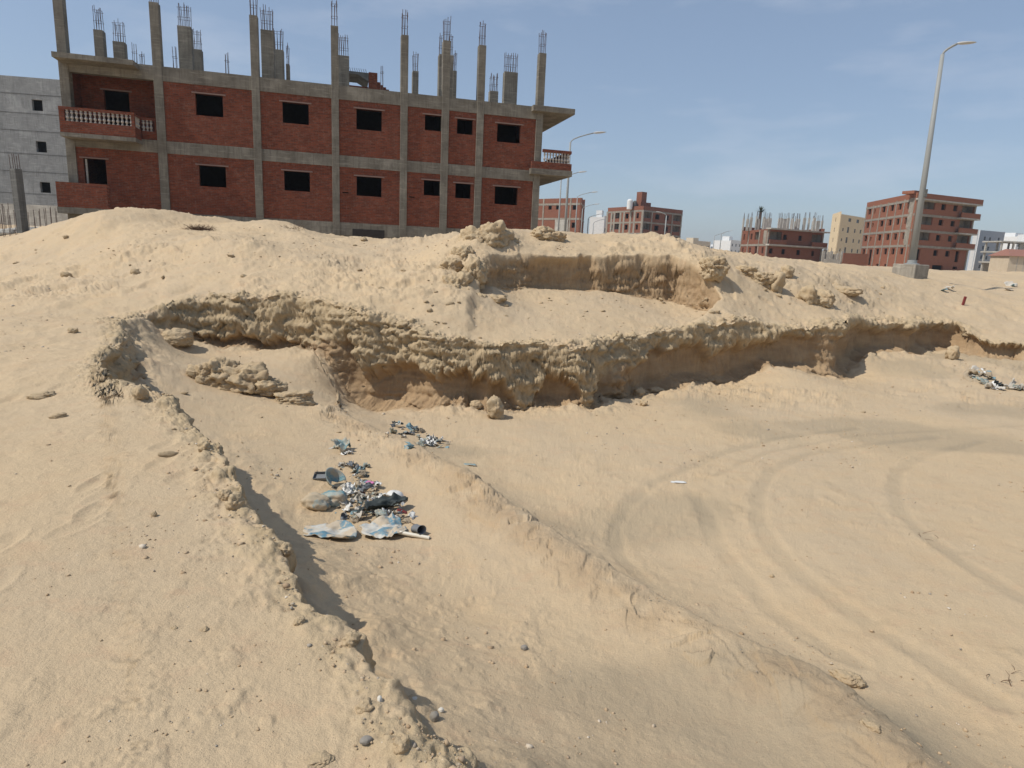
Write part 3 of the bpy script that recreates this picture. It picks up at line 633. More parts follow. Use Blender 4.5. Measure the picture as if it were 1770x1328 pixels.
# left bay: loggia above, doorway below
MB().wall(-19.86, -16.66, Z1b, Z2b-.19, 1.25, 1.45, [(-18.98, -17.98, Z1b, 7.78)]).build('brick_wall', M['brick'], **LB)
MB().box(-19.1, -17.85, 1.21, 1.4, 7.78, 7.85).build('lintel', M['lintel'], **LB)
MB().box(-16.80, -16.66, .41, 1.249, Z1b, Z2a).build('brick_wall', M['brick'], **LB)
MB().wall(-19.86, -16.66, ZB, Z1a, .07, .30, [(-19.62, -18.76, ZB, 4.72)]).build('brick_wall', M['brick'], **LB); lintel(-19.62, -18.76, 4.72)
MB().box(-19.56, -19.50, .12, .2, ZB, 4.70).build('door_frame', M['concrete_lt'], **LB)
BAL = [(.050, 0), (.050, .035), (.022, .05), (.030, .09), (.058, .15), (.050, .19), (.022, .235), (.034, .26), (.022, .285), (.048, .345), (.054, .375), (.040, .40), (.024, .425), (.050, .44), (.050, .47)]
def balusters(parent, pts, z, h, mat='baluster'):
    s = h/.47
    for x, y in pts: MB().lathe([(r*1.15, q*s) for r, q in BAL], (x, y, z), 10).build('baluster', M[mat], parent, smooth=False)
up = MB().box(-20.06, -17.26, -.92, .034, 5.44, 5.60).build('balcony', M['concrete'], **LB)
MB().box(-20.05, -17.27, -.90, -.78, 5.60, 6.06).build('parapet', M['brick'], up)
for x in (-20.05, -17.39): MB().box(x, x+.12, -.778, -.001, 5.60, 6.06).build('parapet', M['brick'], up)
MB().box(-20.05, -17.27, -.91, -.77, 6.50, 6.61).build('rail', M['brick'], up)
for x in (-20.05, -17.39): MB().box(x, x+.12, -.769, -.001, 6.50, 6.60).build('rail', M['brick'], up)
for x in (-20.05, -17.39): MB().box(x, x+(.20 if x < -19 else .12), -.899, -.781, 6.062, 6.498).build('post', M['brick'], up)
balusters(up, [(-19.76+i*.168, -.84) for i in range(15)], 6.06, .44)
balusters(up, [(-19.99, -.62+i*.17) for i in range(4)]+[(-17.33, -.62+i*.17) for i in range(4)], 6.06, .44)
lg = MB().box(-17.258, -16.662, .10, .22, 5.70, 6.05).build('loggia_parapet', M['brick'], **LB)
MB().box(-19.85, -16.662, .09, .23, 6.50, 6.60).build('rail', M['brick'], lg); MB().box(-16.75, -16.663, .10, .22, 6.052, 6.498).build('post', M['brick'], lg)
balusters(lg, [(-17.2+i*.15, .16) for i in range(3)], 6.05, .45)
cn = MB().box(-20.10, -17.15, -.95, .0, 8.46, 8.60).build('canopy', M['concrete'], **LB)
MB().box(-20.10, -17.15, -.95, -.02, 8.602, 8.66).build('drip_edge', M['concrete'], cn)
lo = MB().box(-20.42, -18.44, -.92, .0, 2.34, 2.60).build('balcony', M['concrete'], **LB)
pm = MB().box(-20.40, -18.50, -.90, -.78, 2.602, 3.62).box(-20.40, -20.28, -.778, -.002, 2.602, 3.62)
for i in range(7): pm.box(-18.498, -18.44, -.899, -.781, 2.62+i*.144, 2.69+i*.144)
pm.build('parapet', M['brick'], lo)
MB().box(-20.2, -18.6, -.5, .3, 1.0, 2.338).build('foundation_wall', M['concrete'], **LB)
# right hand end: canopy and balcony reaching past the corner
MB().box(.36, 2.55, -.32, 5.2, 8.49, 8.76).build('canopy', M['concrete'], bevel=.01, **LB)
rb_ = MB().box(.40, 2.60, -.30, 5.2, 5.50, 5.78).build('balcony', M['concrete'], bevel=.01, **LB)
MB().box(.42, 2.56, -.26, -.14, 5.782, 6.12).build('parapet', M['brick'], rb_); MB().box(2.44, 2.56, -.138, 5.0, 5.782, 6.12).build('parapet', M['brick'], rb_)
MB().box(.99, 2.52, -.27, -.13, 6.60, 6.74).build('rail', M['brick'], rb_); MB().box(2.40, 2.54, -.128, 5.0, 6.60, 6.74).build('rail', M['brick'], rb_)
balusters(rb_, [(1.10+i*.155, -.2) for i in range(9)]+[(2.48, .1+i*.18) for i in range(26)], 6.12, .48)
MB().box(1.0, 1.9, 3.0, 3.2, 1.0, 4.6).build('side_wall', M['brick'], **LB)
# remains of the stair head on the roof
st = MB().box(-7.32, -6.85, 6.0, 6.4, Z2b, 10.9).build('brick_pier', M['brick'], **LB)
sm = MB().add([(-8.4, 6, 10.85), (-8.4, 6, 10.72), (-7.9, 6, 10.72), (-7.33, 6, 10.42), (-7.33, 6, 10.85), (-8.4, 8, 10.85), (-8.4, 8, 10.72), (-7.9, 8, 10.72), (-7.33, 8, 10.42), (-7.33, 8, 10.85)],
                  [(0, 1, 2, 3, 4), (9, 8, 7, 6, 5), (0, 5, 6, 1), (1, 6, 7, 2), (2, 7, 8, 3), (4, 9, 5, 0), (3, 8, 9, 4)]).build('stair_slab', M['concrete_dk'], **LB)
rebm = MB()
for i in range(9): rebm.tube([(-8.35+i*.12, 6.3, 10.8), (-8.45+i*.12, 6.3, 11.1)], .012, 4)
rebm.build('rebar', M['steel'], sm)
sw = MB().box(-8.4, -7.34, 6.1, 6.4, Z2b, 10.15)
for i, q in enumerate((10.45, 10.32, 10.22, 10.12, 10.0, 9.9)): sw.box(-6.849+i*.16, -6.849+(i+1)*.16-.002, 6.05, 6.35, Z2b, q)
sw.build('broken_wall', M['brick'], **LB)

# ------------------------------------------------------------------ other buildings
def facade(par, P, Q, z0, H, mat, floors, cols=(), wins=(), skip=(), balc=(), frame='concrete_mid', pane=None, extra=(), th=.3, cw=.4, doors=(), colz=None, beamw=.45, beams=True):
    """one outer wall from P to Q; floors = list of floor heights above z0; wins = (fraction, width, sill, head) on every floor"""
    P = Vector(P[:2]); Q = Vector(Q[:2]); d = Q-P; L = d.length; rz = math.atan2(d.y, d.x)
    loc = (P.x-par.location.x, P.y-par.location.y, z0-par.location.z)
    K = dict(parent=par, loc=loc, rz=rz)
    holes = []; bh = []
    for i, f in enumerate(floors):
        for (c, w, s, h) in wins:
            if (i, c) in skip: continue
            holes.append((c*L-w/2, c*L+w/2, f+s, f+h))
        for (a, b, lvls) in balc:
            if i in lvls: bh.append((a*L, b*L, f+1.0, f+2.7, f))
    for (c, w, s, h) in extra: holes.append((c*L-w/2, c*L+w/2, s, h))
    MB().wall(0, L, -1.2, H, 0, th, holes+[q[:4] for q in bh]).build('outer_wall', M[mat], **K)
    if pane:
        for q in holes: MB().box(q[0], q[1], .12, .16, q[2], q[3]).build('window', M[pane], **K)
    for (a, b, z, t, f) in bh:
        rc = MB().wall(a-.2, b+.2, f+.2, f+2.75, 1.5, 1.7, [(a+.5, a+1.5, f+.3, f+2.3)]).box(a-.2, a-.02, th+.01, 1.49, f+.2, f+2.75).box(b+.02, b+.2, th+.01, 1.49, f+.2, f+2.75)
        rc.box(a-.2, b+.2, th+.01, 1.49, f-.1, f+.19).box(a-.2, b+.2, th+.01, 1.7, f+2.76, f+2.9).build('balcony_recess', M[frame], **K)
    for c in cols: MB().box(c*L-cw/2, c*L+cw/2, -.08, th*.5, -1.2, colz or H).build('column', M[frame], **K)
    if beams:
        for f in floors[1:] + ([H-1.1] if H-floors[-1] > 3.5 else []): MB().box(-.04, L+.04, -.06, th*.5, f-beamw, f).build('beam', M[frame], **K)
    return K, L
def quad_shell(par, Lf, Cn, Rt, z0, H, mat='void', flat=True, inset=1.9):
    """roof, back walls and a dark inner core"""
    Lf, Cn, Rt = [Vector(p[:2]) for p in (Lf, Cn, Rt)]; Bk = Lf+Rt-Cn; o = par.location
    ctr = (Lf+Rt)/2
    def ring(k, z): return [((ctr+(p-ctr)*k).x-o.x, (ctr+(p-ctr)*k).y-o.y, z-o.z) for p in (Cn, Rt, Bk, Lf)]
    def prism(k, a, b): return MB().add(ring(k, a)+ring(k, b), [(3, 2, 1, 0), (4, 5, 6, 7), (0, 1, 5, 4), (1, 2, 6, 5), (2, 3, 7, 6), (3, 0, 4, 7)])
    size = (Lf-Cn).length
    prism(1-inset*2/min(size, (Rt-Cn).length), z0, z0+H-1.2).build('wall_or_dark_core', M['void'], par)  # added core, painted near-black so the window openings look dark
    prism(.995, z0+H-1.15, z0+H-.95).build('roof', M[mat if mat != 'void' else 'concrete_lt'], par)
    for a, b in ((Rt, Bk), (Bk, Lf)):
        d = b-a; MB().box(0, d.length, 0, .3, 0, H).build('outer_wall', M[mat if mat != 'void' else 'brick_far'], par, (a.x-o.x, a.y-o.y, z0-o.z), math.atan2(d.y, d.x))
    return prism
def bld(name, loc, label, group=None): return empty(name, loc, label=label, cat='building', group=group)
def XY(u, y, v=440): p = at_y(u, v, y); return (float(p[0]), float(p[1]))

# four-storey brick block by the lamp post
Lf, Cn, Rt = XY(1484, 152, 450), XY(1567, 128, 450), XY(1671, 135, 450)
bD = bld('unfinished_building', (*Cn, 1.6), 'four-storey orange brick block with corner balconies behind the big lamp post')
FD = [2.1, 5.05, 8.0, 10.95]
HD = 14.8
facade(bD, Lf, Cn, 1.4, HD, 'brick_orange', FD, (.02, .17, .33, .49, .65, .80, .97), ((.09, 1.5, 1.1, 2.3), (.21, .8, 1.1, 2.0), (.40, 1.6, 1.1, 2.3), (.57, 1.5, 1.1, 2.3), (.72, 1.4, 1.1, 2.3), (.88, 1.5, 1.1, 2.3)),
       skip=((0, .21),), extra=((.25, 1.6, 0.9, 4.3),)+tuple((c, 1.5, .7, 1.2) for c in (.08, .45, .62, .82)), colz=13.9)
facade(bD, Cn, Rt, 1.4, HD, 'brick_orange', FD, (.015, .985), ((.45, 1.3, 1.1, 2.2), (.65, 1.3, 1.1, 2.2)), balc=((.04, .31, (1, 2, 3)), (.76, .97, (1, 2, 3))),
       extra=((.16, 1.3, 2.2, 4.3), (.82, 1.1, 2.2, 4.4), (.30, 1.5, .1, 1.4), (.52, 3.2, .1, 1.4), (.82, 1.4, .8, 1.3)), colz=13.9)
quad_shell(bD, Lf, Cn, Rt, 1.4, HD, 'brick_orange')
dv = Vector((Rt[0]-Cn[0], Rt[1]-Cn[1])); Ld = dv.length; rzD = math.atan2(dv.y, dv.x)
for f in (5.05, 8.0, 10.95, 13.75):
    MB().box(Ld*.70 if f < 13 else -.3, Ld+.5, -.9, .4-.41, f-.32, f-.05).build('balcony', M['concrete_lt'], bD, (0, 0, -.2), rzD)
    MB().box(Ld*.70+.05 if f < 13 else -.25, Ld+.45, -.88, -.70, f-.048, f+.9).build('parapet', M['brick_orange'], bD, (0, 0, -.2), rzD)
MB().box(-.6, 1.6, .3, 2.8, HD-.2, HD+.35).build('stair_head', M['brick_orange'], bD, (0, 0, -.2), rzD)

# four-storey brick block in the middle distance
Lf, Cn, Rt = XY(1048, 198, 400), XY(1109, 184, 400), XY(1177, 194, 400)
bB = bld('unfinished_building', (*Cn, 1.8), 'distant four-storey brick block with a white water tank and brick stair head on its roof')
FB = [.4, 3.5, 6.6, 9.7]
facade(bB, Lf, Cn, 1.8, 13.9, 'brick_far', FB, (.0, .13, .21, .39, .49, .67, .78, .99), ((.17, 1.0, .9, 2.3), (.57, 1.3, .9, 2.3), (.86, 1.0, .9, 2.3)), balc=((.24, .38, (0, 1, 2, 3)),), cw=.8, colz=12.8)
facade(bB, Cn, Rt, 1.8, 13.9, 'brick_far', FB, (.01, .22, .74, .98), ((.36, 1.8, .9, 2.3), (.60, 1.8, .9, 2.3)), balc=((.03, .2, (1, 2, 3)), (.77, .96, (0, 1, 2, 3))), cw=.5, colz=12.8)
quad_shell(bB, Lf, Cn, Rt, 1.8, 13.9, 'brick_far')
dv = Vector((Rt[0]-Cn[0], Rt[1]-Cn[1])); rz = math.atan2(dv.y, dv.x)
MB().box(2.0, 6.2, 3, 7, 13.0, 15.2).build('stair_head', M['brick_far'], bB, (0, 0, 0), rz)
MB().box(2.4, 4.4, 3.2, 5.2, 15.202, 18.0).build('tank_tower', M['brick_far'], bB, (0, 0, 0), rz)
MB().lathe([(.75, 0), (.8, .2), (.8, 2.4), (.55, 2.75), (.2, 2.85)], (-.3, 5, 13.0), 14).build('water_tank', M['render_white'], bB, (0, 0, 0), rz)
MB().lathe([(.5, 0), (.55, .2), (.55, 2.2), (.3, 2.5)], (1.2, 4.5, 13.0), 12).build('water_tank', M['concrete_dk'], bB, (0, 0, 0), rz)
q = XY(1108, 172, 405)
sh = bld('shed', (q[0], q[1], 1.8), 'low white shed with a flat overhanging canopy, in front of the distant brick block')
MB().box(-.6, 5.3, 0, 5, -.4, 5.2).build('wall', M['render_tan'], sh); MB().box(-1.6, 4.0, -2.2, 3, 5.202, 5.45).build('canopy', M['render_white'], sh)
MB().box(5.302, 9.0, .5, 5, -.4, 4.9).build('wall', M['render_white'], sh)

# two-storey brick shell with a forest of columns
Lf, Cn, Rt = XY(1279, 160, 430), XY(1325, 145, 430), XY(1421, 152, 430)
bC = bld('unfinished_building', (*Cn, 1.5), 'two-storey brick shell with a crowd of bare columns on its roof')
FC = [1.2, 4.35]
facade(bC, Lf, Cn, 1.5, 7.5, 'brick_far', FC, (.02, .3, .7, .98), ((.12, .8, 1.1, 2.4), (.4, 1.0, 1.1, 2.4), (.86, 1.0, 1.1, 2.4)), balc=((.52, .72, (1,)),), extra=((.62, 1.2, 1.3, 4.0),)+tuple((c, 1.0, .5, .9) for c in (.15, .4, .85)))
facade(bC, Cn, Rt, 1.5, 7.5, 'brick_far', FC, (.01, .985), ((.30, 1.1, 1.1, 2.2), (.57, 1.1, 1.1, 2.2)), balc=((.03, .24, (1,)), (.78, .97, (1,))), extra=((.08, 1.1, 2.3, 3.4), (.84, .9, 2.2, 3.4))+tuple((c, 1.1, .5, 1.0) for c in (.08, .34, .60, .86)))
quad_shell(bC, Lf, Cn, Rt, 1.5, 7.5+1.0, 'brick_far')
dv = Vector((Rt[0]-Cn[0], Rt[1]-Cn[1])); rz = math.atan2(dv.y, dv.x); LR = dv.length
MB().box(-.4, LR+.5, -1.0, -.01, 4.0, 4.33).build('balcony', M['concrete_lt'], bC, (0, 0, 0), rz)
for a, b in ((-.3, LR*.27), (LR*.74, LR+.4)): MB().box(a, b, -.98, -.8, 4.332, 5.3).build('parapet', M['brick_far'], bC, (0, 0, 0), rz)
MB().box(-.5, LR+.6, -1.1, .4, 7.502, 7.78).build('roof_edge', M['concrete_lt'], bC, (0, 0, 0), rz)
rr_ = random.Random(4)
for i in range(24):
    u = [1284, 1291, 1297, 1306, 1310, 1319, 1322, 1327, 1329, 1345, 1349, 1355, 1361, 1367, 1369, 1374, 1376, 1380, 1389, 1397, 1404, 1406, 1413, 1420][i]
    yy = 147+rr_.uniform(3, 9) if i > 5 else 155; p = XY(u, yy, 400); h = 3.0+rr_.uniform(-.6, .1); w = rr_.choice((.28, .3, .5, .75))
    lx, ly = p[0]-Cn[0], p[1]-Cn[1]
    c = MB().box(lx-w/2, lx+w/2, ly, ly+.5, 7.4, 7.7+h).build('column', M['concrete_lt'], bC)
    bm_ = MB()
    for k in range(3): bm_.tube([(lx-w/3+k*w/3, ly+.2, 7.7+h), (lx-w/3+k*w/3+rr_.uniform(-.15, .15), ly+.2, 8.9+h)], .03, 4)
    bm_.build('rebar', M['steel'], c)
# cream block
Lf, Cn, Rt = XY(1431, 222, 430), XY(1444, 210, 430), XY(1500, 226, 430)
bE = bld('apartment_building', (*Cn, 1.8), 'five-storey cream block with small dark windows, between the brick shell and the orange brick block')
FE = [.3, 3.5, 6.7, 9.9, 13.1]
facade(bE, Lf, Cn, 1.8, 16.9, 'render_cream', FE[:4]+[13.1], (), ((.5, 1.3, 1.0, 2.3),), pane='glass', beams=False)
facade(bE, Cn, Rt, 1.8, 16.2, 'render_cream', FE[:4], (), ((.14, .9, 1.2, 2.1), (.29, 1.4, .8, 2.6), (.5, 1.1, 1.1, 2.3), (.68, 1.1, 1.1, 2.3), (.85, 1.1, 1.1, 2.3)), pane='glass', beams=False, extra=((.3, 2.0, 14.2, 15.3), (.55, 2.0, 14.2, 15.3)))
quad_shell(bE, Lf, Cn, Rt, 1.8, 16.6, 'render_cream')
# grey-blue block and concrete skeleton on the right
Lf, Cn, Rt = XY(1678, 232, 430), XY(1687, 222, 430), XY(1732, 228, 430)
bG = bld('apartment_building', (*Cn, 1.8), 'pale blue-grey rendered block with scattered square windows, right of the orange brick block')
facade(bG, Lf, Cn, 1.8, 14.0, 'render_white', [.5, 3.6, 6.7, 9.8], (), (), beams=False)
facade(bG, Cn, Rt, 1.8, 14.0, 'render_bluegrey', [.5, 3.6, 6.7, 9.8], (), ((.26, 1.0, 1.0, 2.2), (.46, 1.0, .9, 2.1), (.80, 1.0, 1.0, 2.2)), pane='glass', beams=False)
quad_shell(bG, Lf, Cn, Rt, 1.8, 14.2, 'render_bluegrey')
q = XY(1728, 205, 440); fr = bld('unfinished_house', (q[0], q[1], 1.8), 'open grey concrete frame of an unfinished house near the right edge')
for z in (3.2, 6.4, 9.6): MB().box(-.5, 15.5, -.4, 8, z, z+.4).build('floor_slab', M['concrete_lt'], fr)
for x in (0, 3.6, 7.2, 10.8, 14.6):
    for y in (0, 6.8):
        for z in (-.5, 3.62, 6.82): MB().box(x, x+.45, y, y+.45, z, z+3.69 if z < 0 else z+2.77).build('column', M['concrete_lt'], fr)
MB().box(1, 15, 7.4, 7.6, -.4, 3.18).build('wall_or_dark_core', M['concrete_lt'], fr); MB().box(8, 15.2, 3, 3.2, 6.82, 9.58).build('wall_or_dark_core', M['render_white'], fr)
MB().box(9, 15.5, 1, 6, 10.02, 12.4).build('stair_head', M['render_white'], fr)
q = XY(1743, 150, 455); hs = bld('house', (q[0], q[1], 1.8), 'low beige house with a faded red tiled roof, at the right edge of the view')
MB().box(0, 9, 0, 6, -.5, 4.0).build('wall', M['render_tan'], hs)
MB().add([(-.4, -.5, 4.0), (9.4, -.5, 4.0), (9.4, 6.5, 4.0), (-.4, 6.5, 4.0), (1.2, 2.6, 5.6), (8.2, 2.6, 5.6), (8.2, 3.4, 5.6), (1.2, 3.4, 5.6)], [(3, 2, 1, 0), (4, 5, 6, 7), (0, 1, 5, 4), (1, 2, 6, 5), (2, 3, 7, 6), (3, 0, 4, 7)]).build('roof', M['roof_tile'], hs)
for x in (1.9, 3.4): MB().box(x, x+.12, -.04, .0, -.4, 4.0-.02).build('pilaster', M['concrete_lt'], hs)
# brick block just past the end of the large building
Lf, Cn, Rt = XY(915, 160, 400), XY(1002, 150, 400), XY(1008, 162, 400)
bF = bld('unfinished_building', (*Cn, 1.8), 'three-storey red brick block glimpsed past the right end of the large building')
facade(bF, Lf, Cn, 1.8, 12.4, 'brick_far', [.2, 4.0, 8.0], (.02, .27, .80), ((.40, 1.0, 1.9, 2.9), (.56, 1.3, 1.9, 3.0), (.88, 1.3, 1.8, 3.0)), skip=((0, .40), (1, .40), (0, .56)), extra=((.70, 1.1, 3.0, 6.5), (.80, 1.0, .5, 2.8)))
facade(bF, Cn, Rt, 1.8, 12.4, 'brick_far', [.2, 4.0, 8.0], (), ())
quad_shell(bF, Lf, Cn, Rt, 1.8, 13.0, 'brick_far', inset=1.0)
MB().box(-7.2, -3.4, -.14, -.09, 4.2, 7.6).build('plaster_patch', M['concrete_lt'], bF, (0, 0, 0), math.atan2(Cn[1]-Lf[1], Cn[0]-Lf[0]))
for i in range(9): pass
# grey rendered building on the far left, its yard wall
Lf, Cn, Rt = (-56.0, 52.5), (-33.2, 56.0), (-34.5, 66.0)
bL = bld('apartment_building', (*Cn, 1.7), 'bare grey rendered building with thin dark joints, at the left edge')
K, L = facade(bL, Lf, Cn, 1.7, 11.85, 'render_grey', [1.5], (), (), beams=False, extra=tuple(((L_)/23.07, .78, z+.1, z+.95) for L_, z in ((16.75, 2.85), (16.75, 6.05), (16.75, 9.25))))
for z in (1.6, 2.8, 4.55, 5.95, 7.75, 9.1, 10.55): MB().box(0, L, -.012, .0, z, z+.035).build('joint', M['concrete_dk'], **K)
MB().box(10.5, 10.85, -.15, -.02, .5, 7.2).build('drain_pipe', M['concrete_dk'], **K)
facade(bL, Cn, Rt, 1.7, 11.85, 'render_grey', [1.5], (), (), beams=False)
quad_shell(bL, Lf, Cn, Rt, 1.7, 11.9, 'render_grey')
wl_ = MB().box(-50, -25.5, 46.0, 46.25, 1.2, 3.3)
tag(wl_.build('yard_wall', M['concrete_lt'], loc=(0, 0, 0)), 'low pale block wall below the grey building at the left edge', 'wall')
# far city
city = [('apartment_building', 1197, 1227, 400, 11.5, 'render_tan', 'small hazy beige unfinished block far away, right of the distant brick block'),
        ('apartment_building', 1229, 1240, 520, 11.0, 'render_bluegrey', 'narrow hazy grey-blue block on the far skyline, next to the beige one'),
        ('apartment_building', 1243, 1259, 560, 12.0, 'render_white', 'hazy white block on the far skyline, between two thin lamp posts'),
        ('apartment_building', 1262, 1281, 330, 10.6, 'render_white', 'white three-storey block far away, just left of the brick shell with roof columns'),
        ('low_building', 1208, 1262, 300, 4.2, 'render_tan', 'long low pale building far away below the skyline blocks'),
        ('apartment_building', 1041, 1050, 215, 12.6, 'render_white', 'narrow white block tucked against the left side of the distant brick block'),
        ('low_building', 1010, 1040, 330, 3.4, 'render_white', 'low white building far away between the street lamps'),
        ('apartment_building', 1415, 1432, 640, 15, 'render_bluegrey', 'tiny hazy block in the gap left of the cream block'),
        ('apartment_building', 1755, 1800, 330, 19, 'render_white', 'white block rising behind the concrete frame at the right edge')]
for nm, u0, u1, yy, h, mt, lb in city:
    a, b = XY(u0, yy, 430), XY(u1, yy*1.03, 430); nb = bld(nm, (*a, 1.8), lb)
    d = Vector((b[0]-a[0], b[1]-a[1])); w = d.length; dep = (w*.7)
    nfl = max(1, int(h/3.2)); nw = max(2, int(w/3.6))
    K, L = facade(nb, a, b, 1.8, h, mt, [.3+3.1*i for i in range(nfl)], (), tuple(((j+.5)/nw, 1.3, 1.0, 2.3) for j in range(nw)), pane='glass', beams=False)
    MB().box(0, L, .31, dep, 0, h-.4).build('body', M[mt], **K)
    if nfl > 2: MB().box(L*.3, L*.6, dep*.3, dep*.7, h-.39, h+1.8).build('stair_head', M[mt], **K)
# fence posts and low walls between the shell and the orange block
for k, (u, yy, hh) in enumerate([(1423, 150, 3.2), (1426, 152, 3.6), (1431, 150, 3.0), (1437, 151, 3.2), (1443, 152, 2.6), (1449, 150, 2.8), (1456, 151, 3.3)]):
    q = XY(u, yy, 440)
    tag(MB().box(-.28, .28, -.25, .25, -.5, hh).box(-.08, .02, -.05, .05, hh+.002, hh+.7).build('concrete_post', M['concrete_lt'], loc=(*q, 1.8), bevel=.02), 'bare concrete column stub between the brick shell and the cream block', 'post', 'bare column stubs between the brick shell and the orange block')
q = XY(1456, 143, 440)
w_ = MB().box(.3, 5.6, 0, .3, -.5, 3.0)
tag(w_.build('brick_fence', M['brick_far'], loc=(*q, 1.6)), 'low red brick wall joining the orange brick block on its left', 'wall')
q = XY(1425, 146, 440)
tag(MB().box(.2, 3.6, 0, .3, -.5, 1.6).build('block_wall', M['concrete_lt'], loc=(*q, 1.6)), 'short grey wall at the right foot of the brick shell', 'wall')

# ------------------------------------------------------------------ street lamps
def lamp(base, H, lean=(0, 0), arm=(1.6, 0, .55), label='', group=None, r=(.13, .075), head=1.0, name='street_lamp'):
    t = empty(name, base, label=label, cat='street lamp', group=group)
    tx, ty = lean
    p = MB().tube([(0, 0, -.3), (tx*.5, ty*.5, H*.5), (tx, ty, H)], [r[0], (r[0]+r[1])/2, r[1]], 14).build('pole', M['galv'], t, smooth=True)
    ax, ay, azz = arm; L = math.hypot(ax, ay)
    k = r[1]*.62
    MB().tube([(tx, ty, H-.25), (tx+ax*.03, ty+ay*.03, H+azz*.10), (tx+ax*.14, ty+ay*.14, H+azz*.32), (tx+ax*.35, ty+ay*.35, H+azz*.54), (tx+ax*.7, ty+ay*.7, H+azz*.81), (tx+ax, ty+ay, H+azz)], k, 10).build('arm', M['galv'], t, smooth=True)
    hx, hy = ax/L, ay/L; hh = MB(); prof = [(0, .035, .03), (.08, .07, .06), (.25, .13, .075), (.6, .14, .065), (.8, .09, .04), (.9, .03, .015)]
    vs = []; fs = []
    for i, (q, wd, th) in enumerate(prof):
        for j in range(10):
            a = 2*math.pi*j/10; s_ = math.cos(a)*wd*head; c_ = math.sin(a)*th*head
            vs.append((tx+ax+hx*q*head-hy*s_, ty+ay+hy*q*head+hx*s_, H+azz+.02+q*head*.22*azz/1.0*.6+c_))
    for i in range(len(prof)-1):
        for j in range(10): fs.append((i*10+j, i*10+(j+1) % 10, (i+1)*10+(j+1) % 10, (i+1)*10+j))
    fs.append(tuple(range(10))[::-1]); fs.append(tuple(range(50, 60)))
    hh.add(vs, fs).build('lamp_head', M['lampgrey'], t, smooth=True)
    return t
LZ = 1.83
t = lamp((15.62, 26.0, LZ), 7.68, (-.17, 0), (.42, -.07, .36), 'big grey street lamp on a concrete block, in front of the orange brick building', r=(.135, .068), head=.72)
MB().box(-.05, .05, -.150, -.10, 2.55, 2.85).build('hatch', M['concrete_dk'], t)
MB().lathe([(.26, 0), (.26, .03), (.17, .05), (.165, .16)], (0, 0, 0), 14).build('base_flange', M['galv'], t)
bs = MB().box(-.50, .42, -.46, .46, -.62, -.002).build('footing', M['concrete_mid'], t, rz=rad(28), bevel=.03)
def far_lamp(ut, vt, arm, label, grp=None, zt=10.2, r=(.12, .07)):
    d = ray(ut, vt); k = (zt-1.6)/d[2]; P = CAM+d*k
    return lamp((float(P[0]), float(P[1]), 1.8), zt-1.8, (0, 0), arm, label, grp, r, head=1.1)
far_lamp(986, 246, (1.75, 0, .75), 'tall thin street lamp just right of the balcony of the large brick building')
far_lamp(970, 312, (2.0, 0, 1.0), 'street lamp seen under the balcony of the large brick building, left of a taller one')
far_lamp(998, 341, (2.1, 0, .8), 'street lamp in front of the right edge of the glimpsed brick block')
far_lamp(1007, 361, (2.2, 0, .9), 'street lamp rising at the right corner of the glimpsed brick block')
far_lamp(1017, 378, (2.5, 0, 1.1), 'distant street lamp, first one clear of the glimpsed brick block', r=(.14, .1))
far_lamp(1026, 386, (2.5, 0, 1.1), 'faint distant street lamp, nearest to the distant four-storey brick block', r=(.14, .1))
far_lamp(1152, 373, (-1.2, 0, .6), 'street lamp with its arm to the left, in front of the distant four-storey brick block', r=(.16, .11))
far_lamp(1163, 397, (1.6, 0, .6), 'small street lamp low against the right part of the distant brick block', r=(.18, .13))
far_lamp(1235, 409, (2.5, 0, 1.1), 'thin distant lamp against the sky, left one of the pair above the far white blocks', r=(.16, .12))
far_lamp(1247, 405, (2.5, 0, 1.1), 'thin distant lamp against the sky, right one of the pair above the far white blocks', r=(.16, .12))
far_lamp(1304, 396, (2.5, 0, .8), 'thin street lamp in front of the brick shell with roof columns', r=(.12, .09))
# palm
q = XY(1311, 170, 400); pt = empty('palm_mast', (q[0], q[1], 1.8), label='lone palm crown on a tall trunk rising behind the brick shell with roof columns', cat='telecom mast')
PH = 12.6
MB().tube([(0, 0, -.3), (.1, 0, PH*.5), (0, 0, PH)], [.42, .36, .34], 9).build('trunk', M['bark'], pt)
cr = MB(); r_ = random.Random(5)
for i in range(46):
    a = r_.uniform(0, 6.28); e = r_.uniform(.15, 1.35); L = r_.uniform(1.5, 2.3); pts = []
    for k in range(5):
        s_ = k/4; pts.append((math.cos(a)*L*s_*math.cos(e), math.sin(a)*L*s_*math.cos(e), PH-.1+L*s_*math.sin(e)-.35*s_*s_))
    for k in range(4):
        w = .16*(1-k/4.5); p0, p1 = pts[k], pts[k+1]; nx, ny = -math.sin(a)*w, math.cos(a)*w
        cr.add([(p0[0]-nx, p0[1]-ny, p0[2]), (p0[0]+nx, p0[1]+ny, p0[2]), (p1[0]+nx*.8, p1[1]+ny*.8, p1[2]), (p1[0]-nx*.8, p1[1]-ny*.8, p1[2])], [(0, 1, 2, 3)])
cr.build('crown', M['leaf'], pt)
